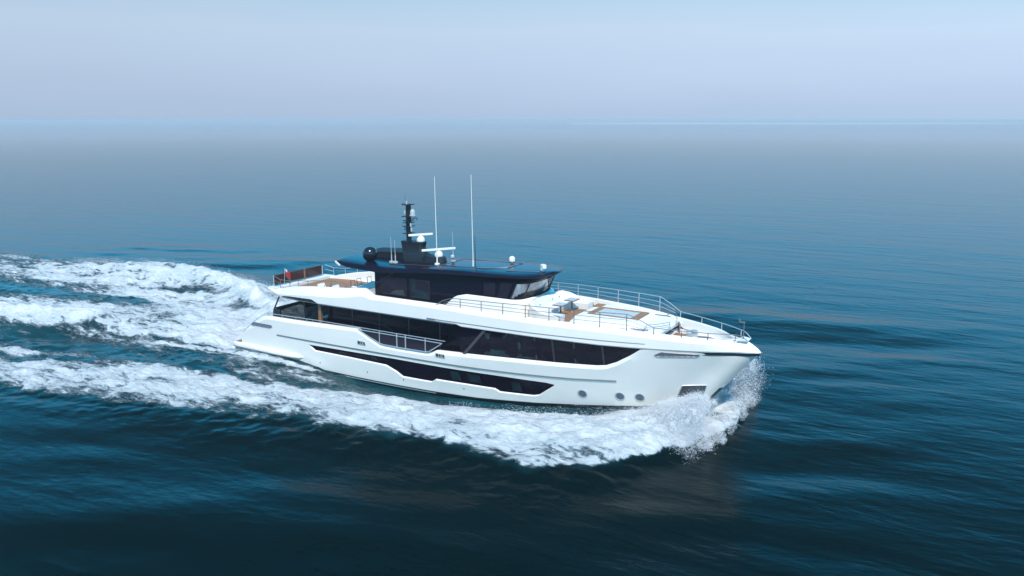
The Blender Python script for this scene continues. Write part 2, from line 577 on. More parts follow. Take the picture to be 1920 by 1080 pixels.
for sgn in (-1, 1):
    # long hull window, set back behind its white lip
    xs = [x for x in xcols() if 7.66 < x < 25.99]
    mb = MB()
    rows = []
    for k in range(4):
        rows.append([hp(x, LT(x) - .015 + (min(LBW(x), LT(x) - .02) - LT(x) + .015) * k / 3, -.095, sgn) for x in xs])
    mb.quad_grid(rows)
    hw = mb.build("hull_window", GLASS, hull)
    for (x0, x1, zt_, zb_) in [(19.15, 19.75, 1.36, .80), (20.35, 21.15, 1.34, .82), (23.2, 23.75, 1.2, .62), (10.3, 10.8, 1.42, 1.26), (13.0, 13.5, 1.42, 1.24)]:
        m2 = MB()
        a = [hp(x0, zt_, -.085, sgn), hp(x1, zt_, -.085, sgn)]
        b_ = [hp(x0 + .1, zb_, -.085, sgn), hp(x1 + .1, zb_, -.085, sgn)]
        m2.prism([hp(x0, zt_, -.094, sgn), hp(x1, zt_, -.094, sgn), hp(x1 + .08, zb_, -.094, sgn), hp(x0 + .08, zb_, -.094, sgn)],
                 [a[0], a[1], b_[1], b_[0]])
        m2.build("painted_cabin_glow", CABVIEWD, hull)  # slab paints a lit cabin onto the opaque window
    # portholes
    for (x, z) in [(27.58, .99), (29.72, 1.07), (30.80, 1.10)]:
        P, T, U_, N = hframe(x, z, sgn)
        m2, m3 = MB(), MB()
        nseg = 24
        rings = []
        for (rr, o_) in [(.30, -.01), (.30, .018), (.265, .03), (.235, .022), (.225, -.0)]:
            rings.append([tuple(P + N * o_ + rr * (T * math.cos(2 * math.pi * k / nseg) + U_ * math.sin(2 * math.pi * k / nseg))) for k in range(nseg + 1)])
        m2.quad_grid(rings)
        ph = m2.build("porthole", LGREY, hull)
        m3.poly([tuple(P + N * .006 + .228 * (T * math.cos(2 * math.pi * k / nseg) + U_ * math.sin(2 * math.pi * k / nseg))) for k in range(nseg)])
        m3.build("porthole_glass", mat("porthole_glass", (.10, .13, .16), .1), hull)
    # rubbing strake with rounded ends
    pts = []
    for x in np.linspace(4.69, 29.63, 70):
        z = float(np.interp(x, [4.69, 15, 23.3, 26.9, 29.63], [1.79, 1.83, 1.85, 1.93, 2.07]))
        pts.append(hp(x, z, .012, sgn))
    MB().tube(pts, .042, 8).build("rub_rail", DSTEEL, hull)
    # quarter vent, mooring openings, small fairleads
    def opening(poly, name, bars, trim=STEEL, dark=BLACK, off=.008, border=.022):
        """poly: outline in (x, z); top edge runs poly[:nt], bottom edge the rest reversed"""
        px = [p[0] for p in poly]
        x0, x1 = min(px), max(px)
        xs_ = np.linspace(x0, x1, 28)
        n_p = len(poly)

        def span(x):
            zz = []
            for k in range(n_p):
                (xa, za), (xb, zb) = poly[k], poly[(k + 1) % n_p]
                if min(xa, xb) - 1e-6 <= x <= max(xa, xb) + 1e-6:
                    zz.append(za if abs(xb - xa) < 1e-6 else za + (zb - za) * (x - xa) / (xb - xa))
            return max(zz), min(zz)
        rows_ = [[], [], []]
        for x in xs_:
            hi, lo_ = span(x)
            for k, f in enumerate((0, .5, 1)):
                rows_[k].append(hp(x, hi + (lo_ - hi) * f, off, sgn))
        m2 = MB()
        m2.quad_grid(rows_)
        o_ = m2.build(name, dark, hull)
        L = [hp(x, span(x)[0], off + .004, sgn) for x in xs_] + [hp(x, span(x)[1], off + .004, sgn) for x in xs_[::-1]]
        if border:
            m3 = MB()
            m3.tube(L + [L[0]], border, 6)
            m3.build("opening_trim", trim, hull)
        for k in bars:
            x = x0 + (x1 - x0) * k
            hi, lo_ = span(x)
            m3 = MB()
            m3.tube([hp(x, hi, off + .006, sgn), hp(x, lo_, off + .006, sgn)], .028, 6)
            m3.build("opening_bar", trim, hull)
    opening([(2.40, 2.41), (4.21, 2.41), (4.28, 2.32), (4.05, 2.19), (2.15, 2.19)], "mooring_port", [.25, .55, .68, .76, .9], trim=DSTEEL, dark=mat("blue_grey_recess", (.17, .21, .29), .3))
    opening([(12.10, 2.42), (12.72, 2.40), (12.75, 2.17), (12.10, 2.19)], "scupper_grille", [.35, .6, .72])
    opening([(18.28, 2.45), (18.92, 2.44), (18.94, 2.21), (18.29, 2.22)], "scupper_grille", [.35, .6, .74])
    opening([(31.86, 3.94), (32.25, 4.15), (34.00, 4.14), (34.15, 4.09), (34.0, 3.98), (32.02, 3.86)], "bow_fairlead", [.2, .33, .42, .55, .68, .82], trim=DSTEEL, dark=mat("fairlead_recess", (.16, .18, .22), .3), border=.028)
    opening([(33.09, 2.06), (34.36, 2.18), (34.10, 1.29), (32.75, 1.25)], "anchor_pocket", [], dark=mat("brushed_anchor_plate", (.11, .11, .12), .35, metal=.4, noise=.5, nscale=9), border=.03)
    # slot under the bow lip
    m2 = MB()
    rows = [[], []]
    for u in np.linspace(0, 1, 24):
        xa = 34.25 + u * 2.72
        rows[0].append((xa, sgn * max(hb(min(xa, 36.9), 4.2) - .05, .0), 4.29))
        rows[1].append((xa, sgn * max(hb(min(xa, 36.9), 4.2) - .05, .0), 4.09))
    m2.quad_grid(rows)
    m2.build("bow_slot", BLACK, hull)
# dark strip low on the stem
mb = MB()
for sgn in (-1, 1):
    rows = []
    for z in np.linspace(.4, 2.0, 9):
        xs_ = xstem(z)
        rows.append([(xs_ + .012, 0, z), (xs_ - .16, sgn * (hb(xs_ - .16, z) + .008), z)])
    mb.quad_grid(rows, flip=(sgn > 0))
mb.build("stem_strip", BLACK, hull)
# small through-hull fittings
for x, z in [(8.6, .35), (12.7, .33), (15.6, .25), (20.0, .30)]:
    P, T, U_, N = hframe(x, z)
    MB().tube([P - N * .02, P + N * .02], .045, 8).build("drain_fitting", DSTEEL, hull)

# ---------------------------------------------------------------- swim platform with side sponsons
mb = MB()
SX = [0.0, .08, .3, .9, 2.5, 4.5, 6.0, 6.7, 7.0, 7.12]
so = [.0, .06, .12, .16, .20, .24, .22, .13, .05, .0]
for sgn in (-1, 1):
    secs = []
    for x, o_ in zip(SX, so):
        y0 = hb(max(x, .9), .5)
        tz, bz_ = .67 - .02 * (x / 7), .30 + .05 * (x / 7)
        if x > 6.8:
            tz, bz_ = .60, .42
        yi = y0 - .4
        yo = y0 + o_
        secs.append([(x, sgn * yi, tz), (x, sgn * (yo - .10), tz + .0), (x, sgn * (yo - .03), tz - .04), (x, sgn * yo, tz - .12), (x, sgn * yo, bz_ + .08), (x, sgn * (yo - .05), bz_), (x, sgn * yi, bz_ - .03)])
    mb.quad_grid(secs, flip=(sgn > 0))
    mb.poly(secs[0])
ypl = hb(.9, .5) - .4
mb.prism([(0, -ypl, .28), (2.2, -ypl, .28), (2.2, ypl, .28), (0, ypl, .28)], [(0, -ypl, .668), (2.2, -ypl, .668), (2.2, ypl, .668), (0, ypl, .668)])
plat = mb.build("swim_platform", WHITE, yacht, smooth=40)
mb = MB()
yt = hb(.9, .5) - .02
mb.prism([(.14, -yt, .66), (1.18, -yt, .66), (2.0, -ypl, .66), (2.0, ypl, .66), (1.18, yt, .66), (.14, yt, .66)],
         [(.14, -yt, .682), (1.18, -yt, .682), (2.0, -ypl, .682), (2.0, ypl, .682), (1.18, yt, .682), (.14, yt, .682)])
mb.build("teak_platform_deck", TEAK, plat)
for sgn in (-1, 1):
    pts = []
    for x in np.linspace(0.02, 6.7, 24):
        y0 = hb(max(x, .9), .5)
        pts.append((x, sgn * (y0 + float(np.interp(x, SX, so)) + .008), .33 + .05 * x / 7))
    MB().tube(pts, .035, 6).build("platform_fender", GREY, plat)
# garage door glass in the transom
mb = MB()
mb.prism([(1.75, -2.2, .80), (1.75, 2.2, .80), (2.70, 2.2, 1.93), (2.70, -2.2, 1.93)], [(1.73, -2.2, .82), (1.73, 2.2, .82), (2.68, 2.2, 1.95), (2.68, -2.2, 1.95)])
mb.build("garage_door", GLASS2, yacht)

# ---------------------------------------------------------------- decks
def deck_slab(name, x0, x1, yfun, ztop, th, m, n=20, parent=yacht):
    xs = np.linspace(x0, x1, n)
    b0, t0 = [], []
    out = [(x, -yfun(x)) for x in xs] + [(x, yfun(x)) for x in xs[::-1]]
    zf = ztop if callable(ztop) else (lambda x: ztop)
    # strips keep the slab non-planar friendly
    mb_ = MB()
    rt = [[(x, -yfun(x), zf(x)), (x, yfun(x), zf(x))] for x in xs]
    rb = [[(x, -yfun(x), zf(x) - th), (x, yfun(x), zf(x) - th)] for x in xs]
    mb_.quad_grid(rt)
    mb_.quad_grid(rb, flip=True)
    for s_ in (0, 1):
        mb_.quad_grid([[r_[s_] for r_ in rt], [r_[s_] for r_ in rb]], flip=bool(s_))
    mb_.poly([rt[0][0], rt[0][1], rb[0][1], rb[0][0]])
    mb_.poly([rt[-1][0], rt[-1][1], rb[-1][1], rb[-1][0]])
    return mb_.build(name, m, parent)


deck_slab("main_deck", 2.7, 22.0, lambda x: hb(x, 2.1) - .3, 2.1, .12, TEAK)
upper = deck_slab("upper_deck", 3.35, 24.3, lambda x: fb(x) - .30, 4.74, .16, DECKW)
fore = deck_slab("foredeck", 24.1, 31.9, lambda x: fb(x) - .28, lambda x: 5.02, .2, DECKW)
mb = MB()
mb.prism([(24.3, -3.28, 5.0), (27.2, -3.0, 5.0), (27.2, -2.1, 5.0), (26.6, -1.9, 5.0), (26.6, 1.9, 5.0), (27.2, 2.1, 5.0), (27.2, 3.0, 5.0), (24.3, 3.28, 5.0)],
         [(24.3, -3.28, 5.032), (27.2, -3.0, 5.032), (27.2, -2.1, 5.032), (26.6, -1.9, 5.032), (26.6, 1.9, 5.032), (27.2, 2.1, 5.032), (27.2, 3.0, 5.032), (24.3, 3.28, 5.032)])
mb.build("teak_lounge_floor", TEAK, fore)
bowd = deck_slab("bow_deck", 31.6, 36.7, lambda x: max(fb(x) - .22, .05), 4.5, .1, DECKW)
# teak on the aft upper deck
mb = MB()
tk = [(4.1, -2.4), (6.2, -2.75), (7.6, -2.3), (10.2, -1.6), (10.2, 2.4), (6.2, 2.8), (4.1, 2.5)]
mb.prism([(x, y, 4.735) for x, y in tk], [(x, y, 4.765) for x, y in tk])
mb.build("teak_upper_deck", TEAK, upper)

# ---------------------------------------------------------------- upper bulwark (white fascia from stern to bow)
mb = MB()
XF = sorted(set(np.round(np.arange(3.23, 36.3, .45), 3).tolist() + [3.23, 3.6, 4.2, 4.6, 4.85, 12.5, 12.75, 13.4, 19.86, 20.2, 36.3, 36.6, 36.8, 36.93, 37.0, 37.05]))
for sgn in (-1, 1):
    cols = []
    for x in XF:
        Y = fb(x)
        lo, tp = FLOW(x), FTOP(x)
        dz = DECKZ(x)
        i_t = float(np.interp(x, [3.2, 5, 9, 12.5, 13.5, 24, 33, 36], [.30, .42, .42, .40, .22, .20, .20, .22]))
        kn = float(np.interp(x, [3.2, 4.85, 8.6, 10.4, 13.4, 14.5, 30, 37], [.35, .4, .48, .50, .75, .78, .72, .62]))
        lip = float(np.interp(x, [3, 30, 31.5, 40], [.05, .05, 0, 0]))
        k_in = .0
        prof = [(lo + .02, .55), (lo, .05 + lip), (lo + .07, .0), (lo + (tp - lo) * kn * .6, -.012), (lo + (tp - lo) * kn, -.012), (lo + (tp - lo) * (kn + .3 * (1 - kn)), i_t * .22),
                (lo + (tp - lo) * (kn + .72 * (1 - kn)), i_t * .62), (tp - .035, i_t * .90), (tp, i_t + .05), (tp - .01, i_t + .16), (tp - .05, i_t + .20), (min(dz, tp - .1) - .02, i_t + .22)]
        bw = min(1, max(0, (x - 34.0) / 3.05))
        bw = bw * bw * (3 - 2 * bw)
        col_ = []
        for z, ins in prof:
            dz_ = max(z - lo, 0) / max(tp - lo, .1)
            rk = .95 * bw * (dz_ ** 1.5)
            yv = max(Y - ins, Y * .12) if Y > .3 else Y * max(.35, 1 - ins)
            col_.append((x - rk, sgn * yv, z))
        cols.append(col_)
    nr = len(cols[0])
    mb.quad_grid([[c[i] for c in cols] for i in range(nr)], flip=(sgn > 0))
    mb.poly(cols[0])
# cap over the stem head
bul = mb.build("upper_bulwark", WHITE, yacht, smooth=22)
mb = MB()
xs = np.linspace(35.85, 36.4, 8)
mb.quad_grid([[(x, -max(fb(x) - .18, fb(x) * .3), FTOP(x) - .012), (x, max(fb(x) - .18, fb(x) * .3), FTOP(x) - .012)] for x in xs])
mb.build("stemhead_cap", DECKW, bul)
# white aft edge of the upper deck
mb = MB()
mb.prism([(3.25, -2.8, 4.80), (3.25, 2.8, 4.80), (4.2, 2.9, 4.46), (4.2, -2.9, 4.46)], [(3.25, -2.8, 4.94), (3.25, 2.8, 4.94), (4.2, 2.9, 4.94), (4.2, -2.9, 4.94)])
mb.build("deck_edge", DECKW, bul)
for sgn in (-1, 1):
    wd = [(4.95, 4.48), (5.2, 4.56), (5.9, 4.63), (7.0, 4.69), (8.0, 4.735), (8.25, 4.72), (8.75, 4.54), (8.1, 4.56), (6.8, 4.52)]
    mb = MB()
    fs = lambda x, z, o_: (x, sgn * (fb(x) + .012 + o_), z)
    xs = [4.95, 5.3, 5.9, 6.5, 7.0, 7.5, 8.0, 8.25, 8.5, 8.75]
    zt_ = lin([(4.95, 4.50), (5.3, 4.585), (5.9, 4.64), (7.0, 4.70), (8.0, 4.745), (8.25, 4.73), (8.75, 4.55)])
    zb_ = lin([(4.95, 4.46), (6.0, 4.49), (8.1, 4.53), (8.75, 4.54)])
    mb.quad_grid([[fs(x, zt_(x), .0) for x in xs], [fs(x, (zt_(x) + zb_(x)) / 2, .012) for x in xs], [fs(x, zb_(x), .0) for x in xs]])
    mb.build("fascia_vent", BLACK, bul)
    # thin styling groove / strip on the fascia
    pts = [(x, sgn * (fb(x) + .016), float(np.interp(x, [17.9, 21.6, 31.4], [4.62, 4.63, 4.58]))) for x in np.linspace(18.3, 31.4, 40)]
    MB().tube(pts, .02, 6).build("fascia_strip", DSTEEL, bul)
    MB().tube([(17.75, sgn * (fb(17.8) + .018), 4.625), (18.35, sgn * (fb(18.3) + .018), 4.62)], .04, 6).build("courtesy_light", DSTEEL, bul)
    # awning track under the fascia
    pts = [(x, sgn * (fb(x) - .12), FLOW(x) - .03) for x in np.linspace(8.6, 19.6, 24)]
    MB().tube(pts, .022, 6).build("awning_track", DSTEEL, bul)

# ---------------------------------------------------------------- main deck saloon glazing
for sgn in (-1, 1):
    mb = MB()
    xs = [20.0 + .3 * i for i in range(38)] + [31.25]
    rows = []
    for k in range(5):
        rows.append([hp(x, (ZT(x) - .06) + (BT(x) + .06 - ZT(x) + .06) * k / 4, -.17 if x < 30.4 else -.17 + .11 * (x - 30.4) / .85, sgn) for x in xs])
    mb.quad_grid(rows)
    sg = mb.build("saloon_window", GLASS, yacht)
    for x in [21.73, 23.25, 23.87, 25.05, 26.13, 27.39, 29.02]:
        m2 = MB()
        z0, z1 = ZT(x) - .02, BT(x) + .02
        m2.prism([hp(x - .05, z0, -.169, sgn), hp(x + .05, z0, -.169, sgn), hp(x + .05, z1, -.169, sgn), hp(x - .05, z1, -.169, sgn)],
                 [hp(x - .05, z0, -.155, sgn), hp(x + .05, z0, -.155, sgn), hp(x + .05, z1, -.155, sgn), hp(x - .05, z1, -.155, sgn)])
        m2.build("window_mullion", mat("mullion_black", (.022, .022, .03), .3), sg)
    # lit cabin painted on the opaque glass as teal strips: an inner frame round a dark opening
    def strip(x0, x1, za, zb):
        m2 = MB()
        m2.prism([hp(x0, za, -.169, sgn), hp(x1, za, -.169, sgn), hp(x1, zb, -.169, sgn), hp(x0, zb, -.169, sgn)],
                 [hp(x0, za, -.160, sgn), hp(x1, za, -.160, sgn), hp(x1, zb, -.160, sgn), hp(x0, zb, -.160, sgn)])
        m2.build("painted_cabin_view", CABVIEW, sg)
    strip(21.83, 22.12, 2.86, 4.18)
    strip(22.12, 23.05, 2.86, 3.22)
    strip(23.05, 23.16, 2.86, 4.22)
    strip(23.97, 24.12, 2.92, 3.9)
    strip(24.12, 24.95, 2.92, 3.02)
    # recessed saloon wall behind the side deck
    mb = MB()
    y = 2.78
    mb.prism([(8.7, sgn * y, 2.1), (20.4, sgn * y, 2.1), (20.4, sgn * (y - .1), 2.1), (8.7, sgn * (y - .1), 2.1)],
             [(8.7, sgn * y, 4.58), (20.4, sgn * y, 4.58), (20.4, sgn * (y - .1), 4.58), (8.7, sgn * (y - .1), 4.58)])
    sw = mb.build("saloon_side_wall", GLASS, yacht)
    wt = mat("wall_trim_black", (.03, .03, .04), .3)
    for x in (10.9, 13.2, 15.6, 18.0):
        MB().box((x, sgn * (y + .012), 3.3), (.09, .02, 2.3)).build("wall_mullion", wt, sw)
    MB().tube([(9.2, sgn * (y + .03), 3.55), (13.6, sgn * (y + .03), 3.42), (14.3, sgn * (y + .03), 3.15)], .03, 6).build("wall_handrail", wt, sw)
    mb = MB()
    mb.prism([(20.3, sgn * 2.7, 2.1), (20.5, sgn * 2.7, 2.1), (20.15, sgn * 3.46, 2.1), (20.0, sgn * 3.46, 2.1)],
             [(20.3, sgn * 2.7, 4.5), (20.5, sgn * 2.7, 4.5), (20.15, sgn * 3.46, 4.5), (20.0, sgn * 3.46, 4.5)])
    mb.build("side_deck_bulkhead", GLASS, yacht)
    # raking strut across the glazing
    mb = MB()
    for (xa, xb) in [(20.18, 21.75)]:
        mb.prism([hp(xa, 2.66, -.16, sgn), hp(xa + .22, 2.66, -.16, sgn), hp(xb + .22, 4.4, -.16, sgn), hp(xb, 4.4, -.16, sgn)],
                 [hp(xa, 2.66, -.10, sgn), hp(xa + .22, 2.66, -.10, sgn), hp(xb + .22, 4.4, -.10, sgn), hp(xb, 4.4, -.10, sgn)])
    mb.build("raking_strut", mat("strut_bronze_grey", (.06, .055, .06), .35), yacht)
# saloon aft doors
mb = MB()
mb.box((8.72, 0, 3.33), (.08, 5.5, 2.46))
sd_ = mb.build("saloon_door", GLASS2, yacht)
for y in (-1.4, 0, 1.4):
    MB().box((8.66, y, 3.3), (.04, .08, 2.4)).build("door_frame", DSTEEL, sd_)

# cockpit screen, struts and teak pillars
scr = MB()
scr.prism([(4.30, -3.25, 2.5), (4.30, 3.25, 2.5), (4.33, 3.25, 2.5), (4.33, -3.25, 2.5)], [(4.30, -3.25, 3.6), (4.30, 3.25, 3.6), (4.33, 3.25, 3.6), (4.33, -3.25, 3.6)])
scr = scr.build("cockpit_screen", CLEAR, yacht)
m2 = MB()
m2.tube([(4.32, -3.3, 3.62), (4.32, 3.3, 3.62)], .04, 6)
for y in (-1.65, 0, 1.65):
    m2.tube([(4.32, y, 3.58), (4.32, y, 3.25)], .035, 6)
m2.box((4.32, 0, 2.3), (.08, 6.5, .4))
m2.build("screen_frame", BLACK, scr)
for sgn in (-1, 1):
    MB().tube([(4.62, sgn * 3.12, 4.50), (4.24, sgn * 3.36, 3.5), (4.2, sgn * 3.4, 3.05)], .055, 8).build("raking_post", BLACK, yacht)
    MB().rbox((4.55, sgn * 3.38, 3.32), (.55, .18, .5), .03).build("capstan_cabinet", GREYF if False else BLACK, yacht)
    MB().tube([(7.15, sgn * 3.35, 4.45), (7.2, sgn * 3.35, 2.1)], .06, 8).build("cockpit_post", BLACK, yacht)
    MB().rbox((8.55, sgn * 3.32, 3.3), (.22, .22, 2.4), .03).build("teak_pillar", VARN, yacht)
    # side screen between the posts
    m2 = MB()
    m2.prism([(4.8, sgn * 3.36, 3.08), (7.1, sgn * 3.36, 3.08), (7.1, sgn * 3.34, 3.08), (4.8, sgn * 3.34, 3.08)],
             [(4.8, sgn * 3.36, 3.5), (7.1, sgn * 3.36, 4.3), (7.1, sgn * 3.34, 4.3), (4.8, sgn * 3.34, 3.5)])
    m2.build("wind_screen", CLEAR, yacht)

# ---------------------------------------------------------------- rails
def rail(name, path, posts, r=.024, mids=(), m=STEEL, parent=yacht, pr=.022):
    mb_ = MB()
    mb_.tube(path, r, 8)
    for q in mids:
        mb_.tube(q, r * .72, 6)
    o_ = mb_.build(name, m, parent)
    for a, b_ in posts:
        MB().tube([a, b_], pr, 6).build("stanchion", m, o_)
    return o_


for sgn, m_ in ((-1, DSTEEL), (1, STEEL)):  # near rail takes the darker steel, its shaded look put into the colour
    yr = lambda x: fb(x) - .16 - .10 * min(1, max(0, (x - 35.2)))
    path = [(18.35, sgn * yr(18.4), 5.50), (18.6, sgn * yr(18.6), 5.68), (18.9, sgn * yr(18.9), 5.84), (19.3, sgn * yr(19.3), 5.97), (19.8, sgn * yr(19.8), 6.04)]
    path += [(x, sgn * yr(x), 6.04 + .10 * min(1, (x - 19.8) / 5)) for x in np.linspace(20.3, 30.2, 24)]
    path += [(30.4, sgn * yr(30.4), 6.14), (31.1, sgn * yr(31.1), 5.82), (31.76, sgn * yr(31.76), 5.48), (32.0, sgn * yr(32.0), 5.45)]
    path += [(x, sgn * yr(x), 5.45 - .055 * (x - 32)) for x in np.linspace(32.5, 35.6, 9)]
    path += [(35.85, sgn * yr(35.8), 5.24), (36.1, sgn * .46, 5.14), (36.35, sgn * .36, 4.94)]
    mids = []
    for fr in (.36, .68):
        q = []
        for x in np.linspace(18.9 + .0, 31.4, 34):
            top = 6.04 + .10 * min(1, max(0, (x - 19.8) / 5))
            if x > 30.4: top = 6.14 - (x - 30.4) * .485
            if x < 19.8: top = float(np.interp(x, [18.3, 18.9, 19.3, 19.8], [5.5, 5.84, 5.97, 6.04]))
            zb = FTOP(x)
            q.append((x, sgn * yr(x), zb + (top - zb) * (1 - fr)))
        mids.append(q)
    posts = []
    for x in (20.1, 21.57, 23.03, 24.49, 25.95, 27.42, 28.88, 30.34):
        posts.append(((x, sgn * yr(x), 6.05 + .1 * min(1, (x - 19.8) / 5)), (x, sgn * yr(x), FTOP(x) - .05)))
    for x in (31.77, 33.19, 34.49, 35.77):
        posts.append(((x, sgn * yr(x), 5.45 - .055 * (x - 32)), (x, sgn * yr(x), FTOP(x) - .05)))
    rail("guard_rail", path, posts, .022, mids, m_, yacht, .024)
    # handrail along the main deck bulwark
    hp_ = [(1.15, 1.60), (1.9, 2.12), (2.77, 2.72), (3.3, 3.02), (3.7, 3.16), (4.1, 3.24), (4.95, 3.27), (8.9, 3.33), (12, 3.32), (15.1, 3.30), (19.0, 3.30)]
    path = [(x, sgn * (hb(x, z) - .08), z) for x, z in hp_]
    posts = [((x, sgn * (hb(x, 3.2) - .09), 3.28), (x, sgn * (hb(x, 3.1) - .12), ZT(x) - .02)) for x in (3.9, 5.3, 6.6, 7.6, 8.2, 8.9, 10.0, 11.25, 12.3)]
    rail("bulwark_handrail", path, posts, .026, (), STEEL, yacht, .02)
    # balcony opening: frame, glass infill and posts
    yb = lambda x: hb(x, 2.8) - .07
    fr = [(12.15, 3.16), (13.0, 2.80), (13.92, 2.47), (14.2, 2.43), (15.5, 2.41), (17.4, 2.42), (17.75, 2.46), (18.1, 2.68), (18.75, 3.12)]
    L = [(x, sgn * yb(x), z) for x, z in fr]
    mb = MB()
    mb.tube(L + [L[0]], .032, 8)
    bf_ = mb.build("balcony_rail", STEEL, yacht)
    for x in (13.9, 15.3, 15.98, 17.5):
        MB().tube([(x, sgn * yb(x), 3.30), (x, sgn * yb(x), float(np.interp(x, [p[0] for p in fr], [p[1] for p in fr])) - .05)], .03 if x not in (15.3, 15.98) else .04, 6).build("stanchion", STEEL, bf_)
    mb = MB()
    mb.poly([(x, sgn * (yb(x) - .03), z) for x, z in fr])
    mb.build("balcony_glass", GLASS2, bf_)

# aft rail of the upper deck with smoked panels and brown top rail
mb = MB()
mb.tube([(3.6, -2.62, 5.74), (3.6, 2.3, 5.74)], .035, 6)
mb.tube([(3.6, -2.62, 5.06), (3.6, 2.3, 5.06)], .025, 6)
aft = mb.build("aft_rail", BROWN, yacht)
for y in (-1.11, .42):
    MB().rbox((3.6, y, 5.36), (.09, .13, .82), .02).build("rail_post", VARN, aft)
for y in (-2.62, 2.3):
    MB().tube([(3.6, y, 5.76), (3.6, y, 4.88)], .035, 6).build("stanchion", STEEL, aft)
for a, b_ in ((-2.56, -1.2), (-1.02, .34), (.5, 2.24)):
    m2 = MB()
    m2.box((3.6, (a + b_) / 2, 5.40), (.02, b_ - a, .64))
    m2.build("smoked_panel", BRONZEP, aft)
# low side rail round the aft deck
for sgn, m_ in ((-1, DSTEEL), (1, STEEL)):  # darker steel on the near side paints in shade
    P_ = [(3.6, 2.62, 5.74), (4.35, 2.72, 5.54), (5.4, 2.85, 5.56), (6.4, 3.05, 5.72), (7.4, 3.16, 5.82), (8.6, 3.24, 5.97), (9.6, 3.26, 6.05), (10.4, 3.26, 6.05), (10.9, 3.26, 5.96), (11.3, 3.26, 5.82)]
    path = [(x, sgn * y, z) for x, y, z in P_]
    posts = [((x, sgn * y, z), (x, sgn * (y + .02), FTOP(x) - .1)) for x, y, z in (P_[1], P_[2], P_[3], P_[4], P_[6], P_[8])]
    rail("aft_side_rail", path, posts, .022, ([(3.6, sgn * 2.62, 5.4), (4.35, sgn * 2.72, 5.25)],), m_, yacht, .02)

# ---------------------------------------------------------------- wheelhouse
HW = 2.22


def wh_ring(z, half=HW, xa=12.46, xf=23.35, lean=0.0, crn=.8, ins=0.0):
    pts = [(xa + ins, -half + ins), (xf - 1.6 + lean * .5, -half + ins)]
    for a in np.linspace(0, 1, 7):      # starboard corner
        ang = -math.pi / 2 + a * math.pi / 2 * .86
        pts.append((xf - .75 + lean + .75 * math.cos(ang) - ins * math.cos(ang), -half + .75 + .75 * math.sin(ang) - ins * math.sin(ang)))
    pts.append((xf + .17 + lean - ins, -.7))
    full = pts + [(xf + .22 + lean - ins, 0)] + [(x, -y) for x, y in pts[::-1]]
    return [(x, y, z) for x, y in full]


mb = MB()
rings = [wh_ring(4.74), wh_ring(6.0), wh_ring(6.05), wh_ring(6.55, lean=.2), wh_ring(7.12, lean=.42)]
mb.quad_grid([r_ + [r_[0]] for r_ in rings])
mb.poly(rings[-1])
wh = mb.build("wheelhouse", NAVY, yacht, smooth=40)


def wall_panel(name, pts, m, th=.015, parent=wh):
    m2 = MB()
    m2.prism([(x, y, z) for x, y, z in pts], [(x, y + (-th if y < 0 else th), z) for x, y, z in pts])
    return m2.build(name, m, parent)


for sgn in (-1, 1):
    y = sgn * (HW + .003)
    for (x0, x1, zb, zt_) in [(13.0, 15.05, 5.42, 6.52), (15.36, 16.88, 5.42, 6.56)]:
        p_ = wall_panel("side_window", [(x0, y, zb), (x1, y, zb), (x1, y, zt_), (x0, y, zt_)], GLASS2)
        m2 = MB()
        for a, b_ in (((x0, zb), (x1, zb)), ((x1, zb), (x1, zt_)), ((x1, zt_), (x0, zt_)), ((x0, zt_), (x0, zb))):
            m2.tube([(a[0], y + sgn * .02, a[1]), (b_[0], y + sgn * .02, b_[1])], .028, 6)
        m2.build("window_frame", BLACK, wh)
    wall_panel("painted_cabin_view", [(15.50, y + sgn * .016, 5.46), (15.75, y + sgn * .016, 5.46), (15.75, y + sgn * .016, 6.5), (15.50, y + sgn * .016, 6.5)], CABVIEW, .004)  # greenish slabs paint the interior onto the opaque side windows
    wall_panel("painted_cabin_view", [(15.75, y + sgn * .016, 5.46), (16.8, y + sgn * .016, 5.46), (16.8, y + sgn * .016, 5.82), (15.75, y + sgn * .016, 5.82)], CABVIEW, .004)
    wall_panel("painted_cabin_view", [(13.7, y + sgn * .016, 5.46), (14.9, y + sgn * .016, 5.46), (14.8, y + sgn * .016, 5.78), (14.2, y + sgn * .016, 5.74), (13.9, y + sgn * .016, 5.62)],
               mat("seat_grey_behind_glass", (.05, .05, .055), .3), .004)
    wall_panel("forward_side_window", [(20.9, y, 6.14), (21.72, y, 6.14), (21.72, y, 6.98), (20.9, y, 6.98)], GLASS2)
    m2 = MB()
    m2.tube([(12.6, sgn * (HW + .01), 6.05), (13.3, sgn * (HW + .02), 6.42), (14.0, sgn * (HW + .03), 6.82)], .03, 6)
    m2.build("raking_brace", BLACK, wh)
    MB().lathe((13.75, sgn * (HW + .16), 6.92), [(0, -.08), (.07, -.06), (.085, 0), (.07, .06), (0, .09)], 12).build("side_light", LGREY, wh)
# windshield panes follow the leaning front
ra, rb = wh_ring(6.12, ins=-.012), wh_ring(7.02, lean=.40, ins=-.012)
idx = list(range(1, len(ra) - 1))


def shield(i0, i1, name, m, f0=0.0, f1=1.0):
    m2 = MB()
    ba = [Vector(ra[i]) for i in range(i0, i1 + 1)]
    ta = [Vector(rb[i]) for i in range(i0, i1 + 1)]
    ba[0] = ba[0].lerp(ba[1], f0)
    ta[0] = ta[0].lerp(ta[1], f0)
    ba[-1] = ba[-2].lerp(ba[-1], f1)
    ta[-1] = ta[-2].lerp(ta[-1], f1)
    m2.quad_grid([[tuple(p) for p in ba], [tuple(p) for p in ta]])
    return m2.build(name, m, wh)


